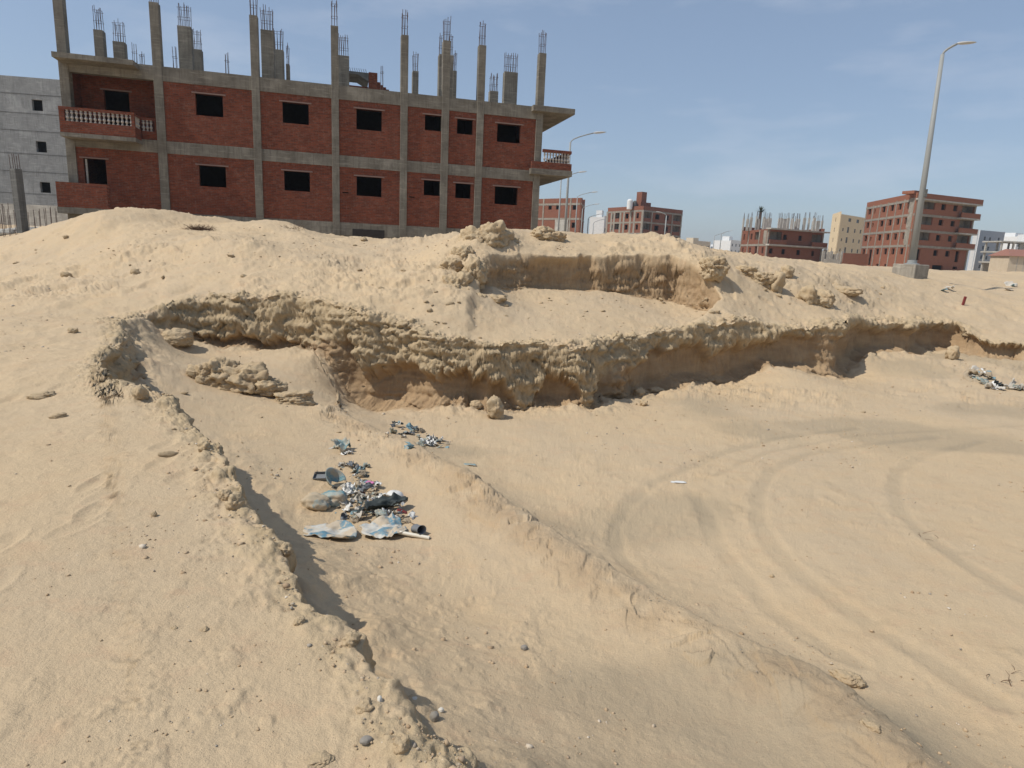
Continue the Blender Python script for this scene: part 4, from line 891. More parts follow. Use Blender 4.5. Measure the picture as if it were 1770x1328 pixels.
# bare column and starter bars at the left edge
q = at_y(40, 400, 25); zq = float(q[2])
cl = empty('concrete_column', (float(q[0]), float(q[1]), zq-.1), label='dark free-standing concrete column with bars on top, at the left edge on the sand', cat='column')
MB().box(-.17, .16, -.13, .13, -.5, 2.38).build('shaft', M['concrete_dk'], cl, bevel=.015)
cl.rotation_euler = (0, rad(-1.2), rad(-20))
bm_ = MB()
for x, y in ((-.12, -.1), (-.04, .1), (.04, -.1), (.1, .1), (.0, 0)): bm_.tube([(x, y, 2.35), (x+random.uniform(-.02, .02), y, 2.9+random.uniform(-.05, .1))], .011, 4)
bm_.build('rebar', M['steel'], cl)
for u, v, yy, n, h in [(14, 402, 24, 7, 1.1), (30, 400, 27, 4, .9), (70, 395, 26, 8, .9), (4, 398, 30, 5, 1.2), (95, 388, 28, 3, 1.0)]:
    q = at_y(u, v, yy); bm_ = MB(); gzz = gz(q[0], q[1])
    for k in range(n):
        x = (k-n/2)*.11; bm_.tube([(x, (k % 2)*.2, -.15), (x+random.uniform(-.03, .03), (k % 2)*.2, h*random.uniform(.75, 1.1))], .011, 4)
    tag(bm_.build('starter_bars', M['steel'], loc=(float(q[0]), float(q[1]), gzz)), {14: 'cluster of thin starter bars just left of the dark free-standing column', 30: 'sparse starter bars directly behind the dark free-standing column', 70: 'widest cluster of starter bars, right of the dark free-standing column', 4: 'starter bars at the very left edge of the view', 95: 'three thin bars nearest to the left end of the large brick building'}[u], 'rebar', 'starter bars in the yard at the left')

# ------------------------------------------------------------------ clods, stones
ICO = {}
def ico(sub):
    if sub not in ICO:
        import bmesh
        b = bmesh.new(); bmesh.ops.create_icosphere(b, subdivisions=sub, radius=1.0)
        v = np.array([q.co[:] for q in b.verts]); f = np.array([[w.index for w in q.verts] for q in b.faces]); b.free(); ICO[sub] = (v, f)
    return ICO[sub]
def clod_mesh(name, sx, sy, sz, seed, sub=4, rough=.32, mat='clod', spike=0.0, strata=0.0):
    v, f = ico(sub); v = v.copy(); o = seed*7.31
    n1 = fbm3(v[:, 0]*1.2+o, v[:, 1]*1.2, v[:, 2]*1.2, 4, seed, .55); rd = fbm3(v[:, 0]*2.2+o, v[:, 1]*2.2, v[:, 2]*2.2, 3, seed+5, .5, True)
    cut = np.minimum(1, 1.0/np.maximum(np.abs(v[:, 0])*1.15+np.abs(v[:, 1])*.9, .6))
    f1, f2, idv = worley3(v[:, 0]*1.5+o+.3*n1, v[:, 1]*1.5, v[:, 2]*1.9, seed+9); g1, g2, idw = worley3(v[:, 0]*4+o, v[:, 1]*4, v[:, 2]*5, seed+19)
    blk_ = .75*idv-.5*f1-.4*(1-sstep(0, .12, f2-f1)) + .3*idw-.3*g1-.2*(1-sstep(0, .15, g2-g1))
    r = (1.08+rough*.8*n1+rough*.25*rd+rough*.42*blk_+rough*.12*fbm3(v[:, 0]*9+o, v[:, 1]*9, v[:, 2]*9, 2, seed+3))*(0.75+.25*cut)
    p = v*r[:, None]; p[:, 2] *= 1+spike*np.maximum(p[:, 2], 0)
    p[:, 0] *= sx; p[:, 1] *= sy; p[:, 2] *= sz
    if strata: p[:, :2] *= (1+strata*np.sign(np.sin(p[:, 2]/sz*9+n1*2))*.5)[:, None]
    me = bpy.data.meshes.new(name); me.from_pydata(p.tolist(), [], f.tolist()); me.update(); me.shade_smooth(); me.materials.append(M[mat]); return me
def clod(u, v, wpx, hpx, label, seed, mat='clod', name='dirt_clod', sink=.3, dep=None, rough=.32, spike=0.0, tilt=(0, 0), yy=None, strata=0.0, cat='clod', group=None):
    P = hit(u, v) if yy is None else tuple(float(q) for q in at_y(u, v, yy))
    if P is None: return None
    dist = math.sqrt(P[0]**2+P[1]**2+(P[2]-1.6)**2)
    sx = wpx/2*dist/FPX; sz = hpx/2*dist/FPX; sy = dep*dist/FPX/2 if dep else (sx+sz)/2
    o = bpy.data.objects.new(name, clod_mesh(name, sx, sy, sz, seed, 5 if wpx > 30 else 4, rough, mat, spike, strata)); COL.objects.link(o)
    o.location = (P[0], P[1]+sy*.5, P[2]+sz*(1-2*sink)); o.rotation_euler = (tilt[0], tilt[1], -math.atan2(P[0], P[1]))
    return tag(o, label, cat, group)
for a in [
    (850, 426, 56, 52, 'tall blunt earth knob on the mound crest, before the large building', 1, dict(rough=.34, sink=.3, dep=70, yy=16.3)),
    (822, 432, 52, 48, 'hunched clod leaning on the left side of the blunt earth knob', 2, dict(rough=.4, sink=.3, yy=16.2)),
    (880, 426, 40, 34, 'low clod on the right shoulder of the blunt earth knob', 3, dict(sink=.4, yy=16.6)),
    (936, 412, 42, 30, 'rounded earth lump on the crest below the right end of the large building', 4, dict(sink=.35, yy=17.5)),
    (962, 414, 34, 18, 'flat crumbly lump on the crest right of the rounded earth lump', 5, dict(sink=.35, yy=17.6)),
    (803, 452, 44, 34, 'broken earth block under the knob, top of the run of blocks', 6, dict(rough=.42, yy=15.2)),
    (778, 468, 40, 26, 'smooth overhanging block sticking out of the slope left of the upper hollow', 7, dict(rough=.36, yy=14.5)),
    (815, 492, 46, 56, 'upright cracked earth block at the left end of the upper hollow', 8, dict(rough=.42, yy=14.3, dep=50)),
    (788, 512, 52, 52, 'largest cracked block in the run down the slope to the pit', 9, dict(rough=.42, yy=13.9, dep=50)),
    (770, 535, 34, 26, 'lowest block of the run down the slope, above the pit rim', 10, dict(rough=.4, yy=13.2)),
    (828, 528, 28, 26, 'small pale block beside the reddish clod in the upper hollow', 11, dict(rough=.4, yy=13.8)),
    (861, 522, 30, 18, 'reddish clod lying at the left foot of the upper hollow', 12, dict(rough=.45)),
    (1342, 504, 28, 40, 'upright slab of earth sticking out of the right hand slope', 13, dict(rough=.3, dep=34)),
    (1318, 492, 50, 30, 'cracked earth block left of the upright slab on the right hand slope', 14, dict(rough=.42)),
    (1362, 478, 18, 22, 'little pointed clod above and right of the upright slab', 15, dict(rough=.35)),
    (1398, 525, 30, 38, 'pale layered block on the right hand slope below the upright slab', 16, dict(rough=.35, strata=.06)),
    (1425, 530, 34, 30, 'grey-tan layered block just right of the pale layered block', 17, dict(rough=.35, strata=.06)),
    (1465, 510, 40, 14, 'flat earth slab lying alone right of the layered blocks', 18, dict(rough=.3, sink=.2)),
    (1290, 475, 34, 18, 'orange clod near the top of the right hand slope', 19, dict(rough=.42)),
    (1235, 470, 40, 34, 'dark overhanging knob at the right shoulder of the upper cut', 20, dict(rough=.42, yy=16.6)),
    (856, 724, 30, 40, 'pale upright clod standing on the pit floor against the wall', 21, dict(rough=.42, sink=.15)),
    (822, 705, 20, 15, 'small clod on the pit floor left of the pale upright clod', 22, {}),
    (1106, 684, 20, 18, 'clod on the pit floor near the shaded middle of the wall', 23, {}),
    (1113, 702, 13, 13, 'smallest of the clods near the shaded middle of the pit wall', 24, {}),
    (1136, 678, 24, 11, 'flat clod lying right of the clods at the middle of the pit wall', 25, {}),
    (1648, 622, 16, 22, 'square clod at the foot of the far right end of the pit wall', 26, dict(sink=.15, rough=.3)),
    (303, 597, 46, 28, 'smooth boulder of earth in the left corner of the pit', 27, dict(rough=.22, sink=.2)),
    (372, 665, 68, 56, 'highest rugged earth outcrop in the left part of the pit', 28, dict(rough=.48, dep=60)),
    (420, 676, 70, 52, 'fluted earth outcrop in the middle of the left outcrop row', 29, dict(rough=.48, dep=50)),
    (345, 658, 34, 30, 'small outcrop at the left end of the outcrop row', 30, dict(rough=.45)),
    (462, 684, 56, 36, 'knobbly low outcrop right of the fluted earth outcrop', 31, dict(rough=.46)),
    (503, 697, 60, 24, 'lowest outcrop at the right end of the outcrop row', 32, dict(rough=.44)),
    (405, 880, 24, 26, 'reddish clod perched on the left rim beside the hollow', 33, dict(rough=.42, sink=.2)),
    (352, 778, 18, 16, 'small reddish clod perched on the upper left rim', 34, {}),
    (240, 690, 20, 26, 'pale pointed clod on the rim below the cracked corner', 35, {}),
    (388, 862, 20, 18, 'clod half sunk in the rim next to the reddish clod', 36, {}),
    (492, 958, 20, 20, 'clod on the rim level with the sacks', 37, {}),
    (606, 1116, 22, 22, 'tall overhanging clod on the near rim', 38, dict(rough=.42)),
    (516, 1085, 16, 18, 'orange pebble-shaped clod on the sand left of the near rim', 39, {}),
    (630, 1230, 24, 18, 'rough clod on the near rim beside the white stone', 40, dict(rough=.42)),
    (692, 1300, 24, 26, 'brown clod at the lower end of the near rim', 41, {}),
    (1470, 1184, 42, 18, 'long orange clod lying on the low ridge at the lower right', 42, dict(sink=.2, rough=.25)),
    (1512, 1262, 30, 16, 'crumbled clod standing in for a dark ridge recess below the long orange clod', 43, dict(sink=.55, rough=.45)),  # clod added where the ridge has only a shaded recess
    (550, 1322, 40, 12, 'low crumbly lump on the sand at the bottom edge', 44, dict(sink=.45)),
    (265, 893, 9, 9, 'small reddish pebble alone on the left sand', 45, {}), (352, 1092, 11, 8, 'brown pebble on the left sand, right one of a pair', 46, {}), (300, 1090, 10, 7, 'brown pebble on the left sand, left one of a pair', 47, {}),
    (125, 575, 12, 8, 'dark clod on the plateau left of the cracked corner', 48, {}), (70, 688, 30, 10, 'flat clod on the plateau at the left edge', 49, {}), (100, 722, 20, 8, 'two-lobed flat clod on the left plateau', 50, {}),
    (838, 970, 5, 5, 'single pebble on the hollow floor right of the white pipe', 51, {}), (1335, 998, 6, 6, 'single brown pebble between the wheel tracks', 52, {})]:
    kw = dict(a[6]); kw.setdefault('rough', .34); clod(a[0], a[1], a[2], a[3], a[4], a[5], **kw)
M['stone_white'] = plain('white_stone', (0.60, 0.56, 0.48), .8, 0, .3, 15, .25)
M['stone_grey'] = plain('grey_stone', (0.25, 0.225, 0.19), .8, 0, .3, 15, .25)
for a in [(656, 1216, 8, 12, 'white upright stone wedged in the near rim', 60, 'stone_white'), (632, 1286, 18, 10, 'smooth grey pebble on the sand by the near rim', 61, 'stone_grey'), (750, 1248, 15, 15, 'dark round stone on the hollow floor near the bottom', 62, 'stone_grey'),
          (762, 1232, 9, 7, 'light pebble touching the dark round stone', 63, 'stone_white'), (716, 1214, 9, 8, 'white pebble on the hollow floor at the shadow edge', 64, 'stone_white'), (906, 1125, 11, 9, 'grey oval pebble alone in the middle of the hollow floor', 65, 'stone_grey')]:
    clod(a[0], a[1], a[2], a[3], a[4], a[5], a[6], 'stone', .15, rough=.14, cat='stone')
# many look-alike clods: individuals that share meshes
protos = [clod_mesh('dirt_clod', 1, .8, .62, 100+i, 3, .38) for i in range(8)]
rc = random.Random(11); cnt = 0
def scatter(n, ulo, uhi, vlo, vhi, smin, smax, label, group, cond=None):
    k = 0; tries = 0
    while k < n and tries < n*6:
        tries += 1
        u = rc.uniform(ulo, uhi); v = rc.uniform(vlo, vhi)
        if cond and not cond(u, v): continue
        P = hit(u, v, 260)
        if P is None or P[1] > 26: continue
        s = smin*(smax/smin)**(rc.random()**2.0)
        o = bpy.data.objects.new('dirt_clod', rc.choice(protos)); COL.objects.link(o)
        o.location = (P[0], P[1], P[2]+s*.12); o.scale = (s*rc.uniform(.8, 1.3), s*rc.uniform(.7, 1.1), s*rc.uniform(.6, 1.0)); o.rotation_euler = (rc.uniform(-.3, .3), rc.uniform(-.3, .3), rc.uniform(0, 6.28))
        tag(o, label, 'clod', group); k += 1
scatter(50, 870, 1250, 505, 565, .018, .075, 'small dry earth clod scattered on the sandy apron below the upper cut', 'clods on the apron below the upper cut')
scatter(40, 640, 830, 470, 590, .018, .08, 'small dry earth clod on the slope left of the upper cut', 'clods on the slope left of the upper cut')
scatter(45, 1250, 1600, 480, 555, .02, .11, 'small dry earth clod on the right hand slope above the pit', 'clods on the right hand slope')
scatter(62, 20, 700, 395, 500, .02, .13, 'small dry earth clod on the mounds in front of the large building', 'clods on the mounds before the building')
scatter(25, 290, 620, 610, 800, .01, .05, 'small dry earth clod in the left part of the pit', 'clods in the left part of the pit')
scatter(25, 800, 1700, 690, 720, .015, .06, 'small dry earth clod on the pit floor along the foot of the wall', 'clods along the foot of the pit wall')
# fine gravel: nobody could count it
def gravel():
    r = np.random.default_rng(3); pts = []
    N = 26000
    az = r.uniform(-44, 44, N)*np.pi/180; R = np.exp(r.uniform(math.log(1.2), math.log(22), N)); x = np.sin(az)*R; y = np.cos(az)*R
    s = 0.0014*R**.6*np.exp(np.abs(r.normal(0, .62, N)))
    z, soil, crust, wind, pf, sf, lip, cut, _c = height(x, y)
    clump = fbm2(x*1.3, y*1.3, 3, 401)+.5*fbm2(x*.3, y*.3, 2, 402)
    keep = (pf < .2) & (sf < .2) & (r.uniform(0, 1, N) < np.clip(.02+.55*clump+1.2*lip+.25*(y > 12), .012, 1)) & (s < .028)
    x, y, z, s = x[keep], y[keep], z[keep], s[keep]; n = len(x)
    v, f = ico(1); V = v[None]*(1+.28*r.normal(0, 1, (n, len(v), 1)).clip(-1.2, 1.2)); sc = np.stack([s*r.uniform(.8, 1.4, n), s*r.uniform(.8, 1.2, n), s*r.uniform(.5, .95, n)], -1)
    V = V*sc[:, None, :]; a = r.uniform(0, 6.28, n); ca, sa = np.cos(a)[:, None], np.sin(a)[:, None]
    X = V[..., 0]*ca-V[..., 1]*sa+x[:, None]; Y_ = V[..., 0]*sa+V[..., 1]*ca+y[:, None]; Zz = V[..., 2]+(z+s*.25)[:, None]
    P = np.stack([X, Y_, Zz], -1).reshape(-1, 3); Fc = (f[None]+(np.arange(n)*len(v))[:, None, None]).reshape(-1, 3)
    me = bpy.data.meshes.new('gravel'); me.vertices.add(len(P)); me.vertices.foreach_set('co', P.astype(np.float32).ravel())
    me.loops.add(Fc.size); me.loops.foreach_set('vertex_index', Fc.astype(np.int32).ravel()); me.polygons.add(len(Fc)); me.polygons.foreach_set('loop_start', (np.arange(len(Fc))*3).astype(np.int32)); me.update(calc_edges=True)
    at = me.attributes.new('tone', 'FLOAT', 'POINT'); at.data.foreach_set('value', np.repeat(r.uniform(0, 1, n), len(v)).astype(np.float32))
    me.materials.append(M['gravel']); o = bpy.data.objects.new('gravel', me); COL.objects.link(o)
    tag(o, 'fine gravel and crumbs of earth strewn over the sand', 'gravel', None, 'stuff'); print('gravel', n)
g = NT('gravel_mix'); tn = g.attr('tone').outputs['Fac']
cr_ = g.t.nodes.new('ShaderNodeValToRGB'); g.l(tn, cr_.inputs[0]); el = cr_.color_ramp.elements
el[0].position = 0; el[0].color = (.40, .29, .18, 1); el[1].position = 1; el[1].color = (.60, .53, .43, 1)
for p, c in ((.35, (.48, .36, .23)), (.6, (.36, .25, .15)), (.75, (.33, .29, .235)), (.88, (.45, .36, .25))):
    e = el.new(p); e.color = (*c, 1)
M['gravel'] = g.fin(cr_.outputs[0])
gravel()

# ------------------------------------------------------------------ rubbish
def sheet_mat(name, c1, c2, scale=6.0, c3=None, rough=.55, dusty=.45):
    g = NT(name); P = g.tc.outputs['Object']; g.b.inputs['Roughness'].default_value = rough
    w = g.t.nodes.new('ShaderNodeTexWave'); w.wave_type = 'BANDS'; w.inputs['Scale'].default_value = scale; w.inputs['Distortion'].default_value = 1.5; w.inputs['Detail'].default_value = 1; g.l(P, w.inputs['Vector'])
    col = g.mix(g.rng(g.noise(g.map(P, (scale*.9, scale*2.2, 3)), 1.0, 2, .4), .5, .53), c1, c2)
    if c3: col = g.mix(g.rng(g.noise(P, 9, 3), .55, .6), col, c3)
    col = g.mix(g.rng(g.noise(P, 14, 6, .7), .42, .62, 0, dusty), col, (.47, .37, .25))
    return g.fin(col, g.bump(g.noise(P, 60, 4), .4, .004))
M['sack'] = sheet_mat('woven_sack', (.50, .50, .46), (.11, .235, .31), 3.2, (.50, .43, .33), .6, .5)
M['sack2'] = sheet_mat('dusty_teal_sack', (.13, .26, .29), (.30, .36, .34), 4, (.42, .35, .26), .6, .75)
M['sandbag'] = sheet_mat('sand_caked_bag', (.44, .36, .25), (.37, .31, .22), 5, (.20, .27, .27), .8, .5)
M['pl_white'] = plain('white_plastic', (.68, .67, .63), .45, 0, .1, 8, .2)
M['pl_ivory'] = plain('ivory_pipe', (.66, .62, .52), .4, 0, .05, 8, .15)
M['pl_teal'] = plain('teal_plastic', (.20, .31, .34), .5, 0, .1, 10, .4)
M['pl_pink'] = plain('pink_wrapper', (.60, .20, .38), .4, 0, .1, 10, .2)
M['pl_red'] = plain('dull_red_plastic', (.20, .035, .03), .6, 0, .1, 10, .3)
M['pl_dark'] = plain('black_rubber', (.035, .045, .045), .7, 0, .2, 20, .3)
M['pl_grey'] = plain('grey_plastic', (.17, .18, .19), .6, 0, .1, 12, .3)
M['cardboard'] = plain('dusty_cardboard', (.40, .32, .22), .95, 0, .3, 20, .3)
M['paper'] = plain('dirty_paper', (.52, .48, .41), .9, 0, .3, 20, .3)
M['lilac'] = plain('pale_lilac_wrapper', (.46, .44, .49), .5, 0, .2, 20, .3)
def sheet_mesh(name, L, Wd, mat, seed, amp=.25, nx=16, ny=12, fold=.5, th=.004, curl=0.0, bowl=0.0):
    j, i = np.meshgrid(np.linspace(-.5, .5, ny), np.linspace(-.5, .5, nx)); o = seed*3.7
    sc_ = min(L, Wd); x = i*L*(1-.18*np.abs(2*j)**2*(1+.5*noise2(i*3+o, j*3, seed))); y = j*Wd*(1-.2*np.abs(2*i)**3)
    x = x+.10*L*noise2(i*2.5+o, j*2.5, seed+1); y = y+.12*Wd*noise2(i*2.5+o, j*2.5, seed+2)
    z = amp*sc_*(fbm3(i*3+o, j*3, i*0, 2, seed+3, .6, True)*.3 + .35*fbm2(i*4+o, j*4, 3, seed+4, .6)) + fold*sc_*.35*np.maximum(0, np.abs(j)*2-.55)**1.3*(1+noise2(i*2+o, j, seed+6)) + curl*sc_*(i*2)**2 + bowl*sc_*((i*2)**2+(j*2)**2)
    z = z-z.min()
    up = np.stack([x, y, z+th], -1).reshape(-1, 3); dn = np.stack([x, y, z], -1).reshape(-1, 3); n = len(up)
    I = np.arange(n).reshape(nx, ny); q = np.stack([I[:-1, :-1], I[1:, :-1], I[1:, 1:], I[:-1, 1:]], -1).reshape(-1, 4)
    rim = list(I[:, 0])+list(I[-1, 1:])+list(I[-2::-1, -1])+list(I[0, -2:0:-1]); F = q.tolist()+(q[:, ::-1]+n).tolist()
    F += [(rim[k], rim[k]+n, rim[(k+1) % len(rim)]+n, rim[(k+1) % len(rim)]) for k in range(len(rim))]
    me = bpy.data.meshes.new(name); me.from_pydata(np.r_[up, dn].tolist(), [], F); me.update(); me.shade_smooth(); me.materials.append(M[mat]); return me
def put(name, me, u, v, label, cat, rz=0, dz=0.0, tilt=(0, 0), group=None):
    P = hit(u, v); o = bpy.data.objects.new(name, me); COL.objects.link(o); o.location = (P[0], P[1], P[2]+dz); o.rotation_euler = (tilt[0], tilt[1], rz)
    return tag(o, label, cat, group)
def mpp(u, v):
    P = hit(u, v); return math.sqrt(P[0]**2+P[1]**2+(P[2]-1.6)**2)/FPX
k_ = mpp(620, 915)
put('plastic_sack', sheet_mesh('plastic_sack', 84*k_, 52*k_, 'sack', 3, .17, 30, 22, .55), 568, 926, 'flat blue and white woven sack, left one of the pair before the heap', 'sack', rad(4), .0)
put('plastic_sack', sheet_mesh('plastic_sack', 70*k_, 58*k_, 'sack', 9, .17, 30, 22, .75), 662, 922, 'sand-filled blue woven sack, right one of the pair, beside the pipe', 'sack', rad(22), .0)
put('plastic_sack', sheet_mesh('plastic_sack', 46*k_, 42*k_, 'sack2', 14, .5, 20, 14, .8), 590, 780, 'teal plastic bag lying alone above the rubbish heap', 'sack', rad(-40), .0)
P = hit(553, 878)
for (dx, dy, sx, sy, sz, mt, sd, nm, lb) in [(-.04, 0, .135, .09, .085, 'sandbag', 71, 'sandbag', 'dusty sand-caked bag lying at the left side of the heap'), (.10, .13, .13, .09, .075, 'sack2', 72, 'sandbag', 'teal-topped bag leaning behind the sand-caked bag')]:
    o = bpy.data.objects.new(nm, clod_mesh(nm, sx, sy, sz, sd, 4, .22, mt)); COL.objects.link(o); o.location = (P[0]+dx, P[1]+dy, P[2]+sz*.55); tag(o, lb, 'bag')
# pipe
P = hit(716, 930); pp = MB(); 
for a, b in (((-.14, .035, .03), (.14, -.035, .022)),):
    v0 = Vector(a); v1 = Vector(b); pp.tube([v0, v0.lerp(v1, .5), v1], .017, 16, cap=False); pp.tube([v1, v0.lerp(v1, .5), v0], .0135, 16, cap=False)
pp.lathe([(.0136, -.001), (.017, .0)], (9, 9, 9), 3) if False else None
tag(pp.build('plastic_pipe', M['pl_ivory'], loc=P, smooth=True), 'short ivory plastic pipe lying on the sand in front of the heap', 'pipe')
# can, basin, tray, bowl, rubber sheet
P = hit(718, 922); cm = MB(); n = 18; vs = []; fs = []
for i in range(7):
    for j in range(n):
        a = 2*math.pi*j/n; r = .045*(1-.22*math.sin(i/6*3.14)*(.5+.5*math.cos(a*3+1)))*(1.06 if i in (0, 6) else 1); vs.append((r*math.cos(a), r*math.sin(a)*.85, i*.018))
for i in range(6):
    for j in range(n): fs.append((i*n+j, i*n+(j+1) % n, (i+1)*n+(j+1) % n, (i+1)*n+j))
fs.append(tuple(range(n))[::-1])
o = cm.add(vs, fs).build('tin_can', M['pl_grey'], loc=(P[0], P[1], P[2]+.045), smooth=True); o.rotation_euler = (rad(75), 0, rad(40)); tag(o, 'crushed grey-blue tin at the right side of the heap above the pipe', 'tin')
sl = o.modifiers.new('thickness', 'SOLIDIFY'); sl.thickness = .003
def shell(name, prof, mat, n=28, arc=1.0, wob=.0):
    mb = MB(); vs = []; fs = []; k = len(prof)
    for i, (r, z) in enumerate(prof):
        for j in range(n+1):
            a = 2*math.pi*arc*j/n; rr = r*(1+wob*math.sin(a*3+1)); vs.append((rr*math.cos(a), rr*math.sin(a), z))
    for i in range(k-1):
        for j in range(n): fs.append((i*(n+1)+j, i*(n+1)+j+1, (i+1)*(n+1)+j+1, (i+1)*(n+1)+j))
    return mb.add(vs, fs)
P = hit(570, 842); o = shell('basin', [(.001, 0), (.075, .0), (.10, .05), (.125, .10), (.140, .105)], 'pl_teal', 30, .72, .05).build('plastic_basin', M['sack2'], loc=(P[0]+.01, P[1]+.04, P[2]+.05), smooth=True)
o.rotation_euler = (rad(38), rad(24), rad(35)); o.scale = (.85, .85, .7); tag(o, 'broken teal basin standing on edge behind the sandbags', 'basin'); sl = o.modifiers.new('thickness', 'SOLIDIFY'); sl.thickness = .004
P = hit(555, 828); tm_ = MB(); a_, b_, h_ = .068, .045, .035
tm_.box(-a_, a_, -b_, b_, 0, .004)
for x0, x1, y0, y1 in ((-a_, a_, -b_-.004, -b_), (-a_, a_, b_, b_+.004), (-a_-.004, -a_, -b_, b_), (a_, a_+.004, -b_, b_)): tm_.box(x0, x1, y0, y1, 0, h_)
o = tm_.build('plastic_tray', M['pl_grey'], loc=(P[0], P[1], P[2]+.02), bevel=.002); o.rotation_euler = (rad(28), rad(-6), rad(-4)); tag(o, 'dark grey rectangular plastic tray left of the teal basin', 'tray')
P = hit(683, 868); o = shell('bowl', [(.001, .045), (.04, .043), (.065, .032), (.082, .01), (.086, 0)], 'pl_white', 24).build('plastic_bowl', M['pl_white'], loc=(P[0], P[1], P[2]+.07), smooth=True)
o.rotation_euler = (rad(-12), rad(8), 0); tag(o, 'upturned white plastic bowl behind the black rubber sheet', 'bowl'); sl = o.modifiers.new('thickness', 'SOLIDIFY'); sl.thickness = .003
put('rubber_sheet', sheet_mesh('rubber_sheet', 72*k_, 26*k_, 'pl_dark', 21, .5, 22, 10, 1.3, .006), 671, 884, 'folded black rubber sheet across the right side of the heap', 'rubber sheet', rad(18), .05, (rad(18), rad(-4)))
put('wrapper', sheet_mesh('wrapper', .10, .055, 'pl_pink', 22, .2, 8, 6, .3, .003), 640, 843, 'bright pink wrapper near the top of the heap', 'wrapper', rad(-20), .05)
put('plastic_scrap', sheet_mesh('plastic_scrap', .20, .07, 'sack2', 23, .2, 8, 6, .3, .003), 811, 804, 'thin pale blue scrap lying flat near the back rubbish heap', 'scrap', rad(-8), .0)
put('plastic_scrap', sheet_mesh('plastic_scrap', .21, .06, 'pl_white', 24, .2, 8, 6, .5, .003), 1173, 835, 'small white strip lying alone on the open pit floor', 'scrap', rad(6), .0)
SH = {}
def scrap_proto(mat, k):
    if (mat, k) not in SH: SH[(mat, k)] = sheet_mesh('scrap', 1.0, (.6, .8, .45)[k], mat, 30+k*5+len(SH), (.55, .8, .4)[k], 9, 7, (.6, .9, .3)[k], .03)
    return SH[(mat, k)]
names = {'pl_white': 'white plastic', 'paper': 'dirty paper', 'pl_teal': 'teal plastic', 'pl_dark': 'black plastic', 'cardboard': 'dusty brown cardboard', 'lilac': 'pale lilac wrapper', 'pl_red': 'dull red plastic', 'pl_grey': 'grey plastic', 'sack2': 'faded teal sacking'}
def heap(n, pts, mats, where, smin, smax, hh, seed):
    r = random.Random(seed); cx = sum(p[0] for p in pts)/len(pts); cy = sum(p[1] for p in pts)/len(pts)
    for _ in range(n):
        p0 = r.choice(pts); u = p0[0]+r.gauss(0, p0[2]); v = p0[1]+r.gauss(0, p0[3]); P = hit(u, v, 260)
        if P is None: continue
        m_ = r.choice(mats); s = r.uniform(smin, smax)
        o = bpy.data.objects.new('scrap', scrap_proto(m_, r.randrange(3))); COL.objects.link(o)
        near_ = math.exp(-(((u-p0[0])/p0[2])**2+((v-p0[1])/p0[3])**2)/2)
        o.location = (P[0], P[1], P[2]+hh*near_*r.random()-.004); o.scale = (s, s, s*r.uniform(.7, 1.3)); o.rotation_euler = (r.gauss(0, .5), r.gauss(0, .5), r.uniform(0, 6.28))
        tag(o, 'scrap of %s %s' % (names[m_], where), 'scrap', '%s scraps %s' % (names[m_], where))
mm = ['paper']*5+['pl_white']*3+['cardboard']*5+['pl_teal', 'sack2', 'sack2', 'lilac', 'pl_dark', 'pl_red', 'pl_grey', 'pl_grey']
heap(130, [(600, 862, 16, 10), (625, 855, 16, 8), (640, 880, 22, 9), (672, 888, 20, 8), (625, 893, 18, 6), (690, 900, 14, 8), (610, 835, 18, 9), (640, 846, 14, 6)], mm, 'in the main rubbish heap', .035, .105, .09, 5)
heap(44, [(622, 868, 16, 8), (655, 875, 16, 7), (610, 850, 12, 7), (665, 898, 16, 6)], ['paper', 'paper', 'sack2', 'pl_white', 'pl_white', 'sack2', 'cardboard'], 'in the main rubbish heap', .05, .12, .10, 15)
heap(22, [(600, 812, 14, 6), (622, 822, 10, 8)], ['cardboard', 'cardboard', 'pl_grey', 'sack2', 'paper'], 'on the sand just above the main heap', .04, .12, .03, 6)
heap(9, [(577, 772, 5, 4), (596, 784, 6, 3)], ['paper', 'pl_white', 'sack2', 'pl_dark'], 'around the lone teal bag', .04, .09, .03, 7)
heap(55, [(690, 738, 8, 3), (712, 748, 12, 5), (738, 764, 15, 5), (752, 768, 12, 4)], ['pl_teal', 'pl_dark', 'pl_grey', 'pl_grey', 'paper', 'pl_white', 'sack2', 'sack2', 'cardboard'], 'in the back rubbish heap behind the ridge', .06, .16, .07, 8)
heap(16, [(1688, 655, 9, 4), (1702, 652, 5, 6)], ['pl_white', 'pl_teal', 'sack2', 'paper', 'cardboard'], 'in the small heap at the far right of the pit', .14, .42, .1, 9)
heap(9, [(1720, 672, 8, 2)], ['paper', 'pl_white', 'pl_dark'], 'in the low heap under the far right one', .12, .3, .06, 10)
heap(8, [(1758, 672, 9, 2)], ['paper', 'pl_white', 'sack2'], 'in the heap cut by the right edge', .14, .32, .06, 12)
heap(5, [(1640, 502, 6, 2), (1745, 498, 4, 2)], ['paper', 'pl_white', 'pl_teal'], 'on the open ground right of the lamp footing', .25, .5, .03, 13)
P = hit(1664, 528); o = MB().box(-.035, .035, -.03, .03, -.1, .30).build('wooden_stake', M['pl_red'], loc=P, bevel=.006); o.rotation_euler = (0, rad(8), 0); tag(o, 'short dark stake stuck in the ground right of the lamp footing', 'stake')
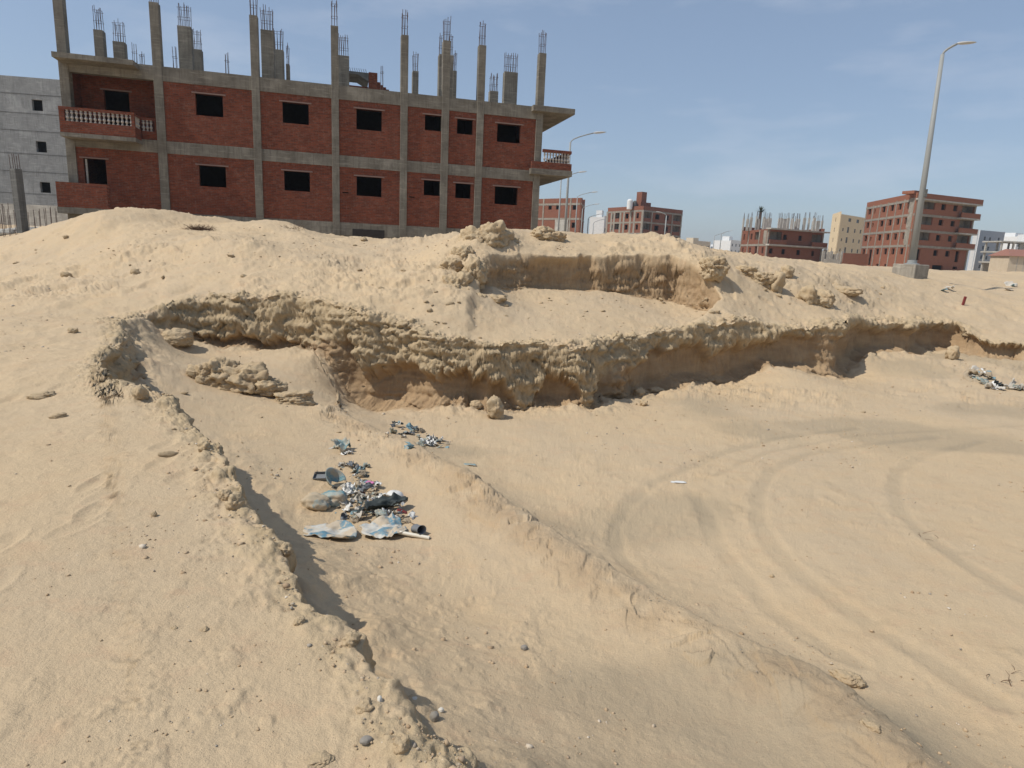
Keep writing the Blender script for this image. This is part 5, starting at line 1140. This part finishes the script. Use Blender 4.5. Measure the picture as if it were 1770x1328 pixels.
# dry brush
def brush(u, v, n, L, label, seed, yy=None, th_=None):
    th_ = .006 if L > .25 else .0028
    r = random.Random(seed); P = hit(u, v); mb = MB()
    for i in range(n):
        a = r.uniform(0, 6.28); e = r.uniform(.1, 1.2); l = L*r.uniform(.4, 1); x0, y0 = r.gauss(0, L*.55), r.gauss(0, L*.25)
        p = [(x0, y0, -.02)]
        for k in range(3): q = p[-1]; p.append((q[0]+math.cos(a)*math.cos(e)*l/3+r.gauss(0, l*.06), q[1]+math.sin(a)*math.cos(e)*l/3+r.gauss(0, l*.06), max(.0, q[2]+math.sin(e)*l/3*(1-.3*k))))
        mb.tube(p, [th_, th_*.8, th_*.6, th_*.3], 4)
    tag(mb.build('dry_shrub', M['twig'], loc=P), label, 'shrub')
M['twig'] = plain('dead_brown_twigs', (.12, .065, .035), .9)
brush(346, 398, 300, .34, 'dead brown brushwood on the mound crest under the left windows', 1)
brush(505, 395, 20, .35, 'sparse dead twigs on the crest near the foot of the brick wall', 3)
brush(1590, 928, 6, .2, 'dry straw stalks on the pit floor near the right wheel track', 5)
brush(1760, 1175, 8, .16, 'dry curled twig at the right edge of the pit floor', 6)
# rubble of stones in the yard at the left edge
for k, (u, v) in enumerate([(8, 396), (18, 394), (30, 397), (52, 396), (2, 390), (72, 398), (88, 394)]):
    q = at_y(u, v, 25+k*.4); o = bpy.data.objects.new('concrete_rubble', clod_mesh('concrete_rubble', .35, .25, .16, 200+k, 3, .35, 'concrete_lt')); COL.objects.link(o)
    o.location = (float(q[0]), float(q[1]), gz(q[0], q[1])+.05); tag(o, 'lump of pale concrete rubble in the yard at the left edge', 'rubble', 'concrete rubble in the yard')

# ------------------------------------------------------------------ dusty air
hz = MB().box(-1400, 1400, -60, 1500, -8, 60)
hm = bpy.data.materials.new('dusty_air'); hm.use_nodes = True; ht = hm.node_tree; ht.nodes.clear()
ho = ht.nodes.new('ShaderNodeOutputMaterial'); hv = ht.nodes.new('ShaderNodeVolumePrincipled'); hv.inputs['Color'].default_value = (.80, .86, .93, 1)
hv.inputs['Density'].default_value = 0.00035; hv.inputs['Anisotropy'].default_value = .2; ht.links.new(hv.outputs[0], ho.inputs['Volume'])
HAZE = True
if HAZE: tag(hz.build('haze', hm), 'thin dusty haze over the plain', 'haze', None, 'stuff')
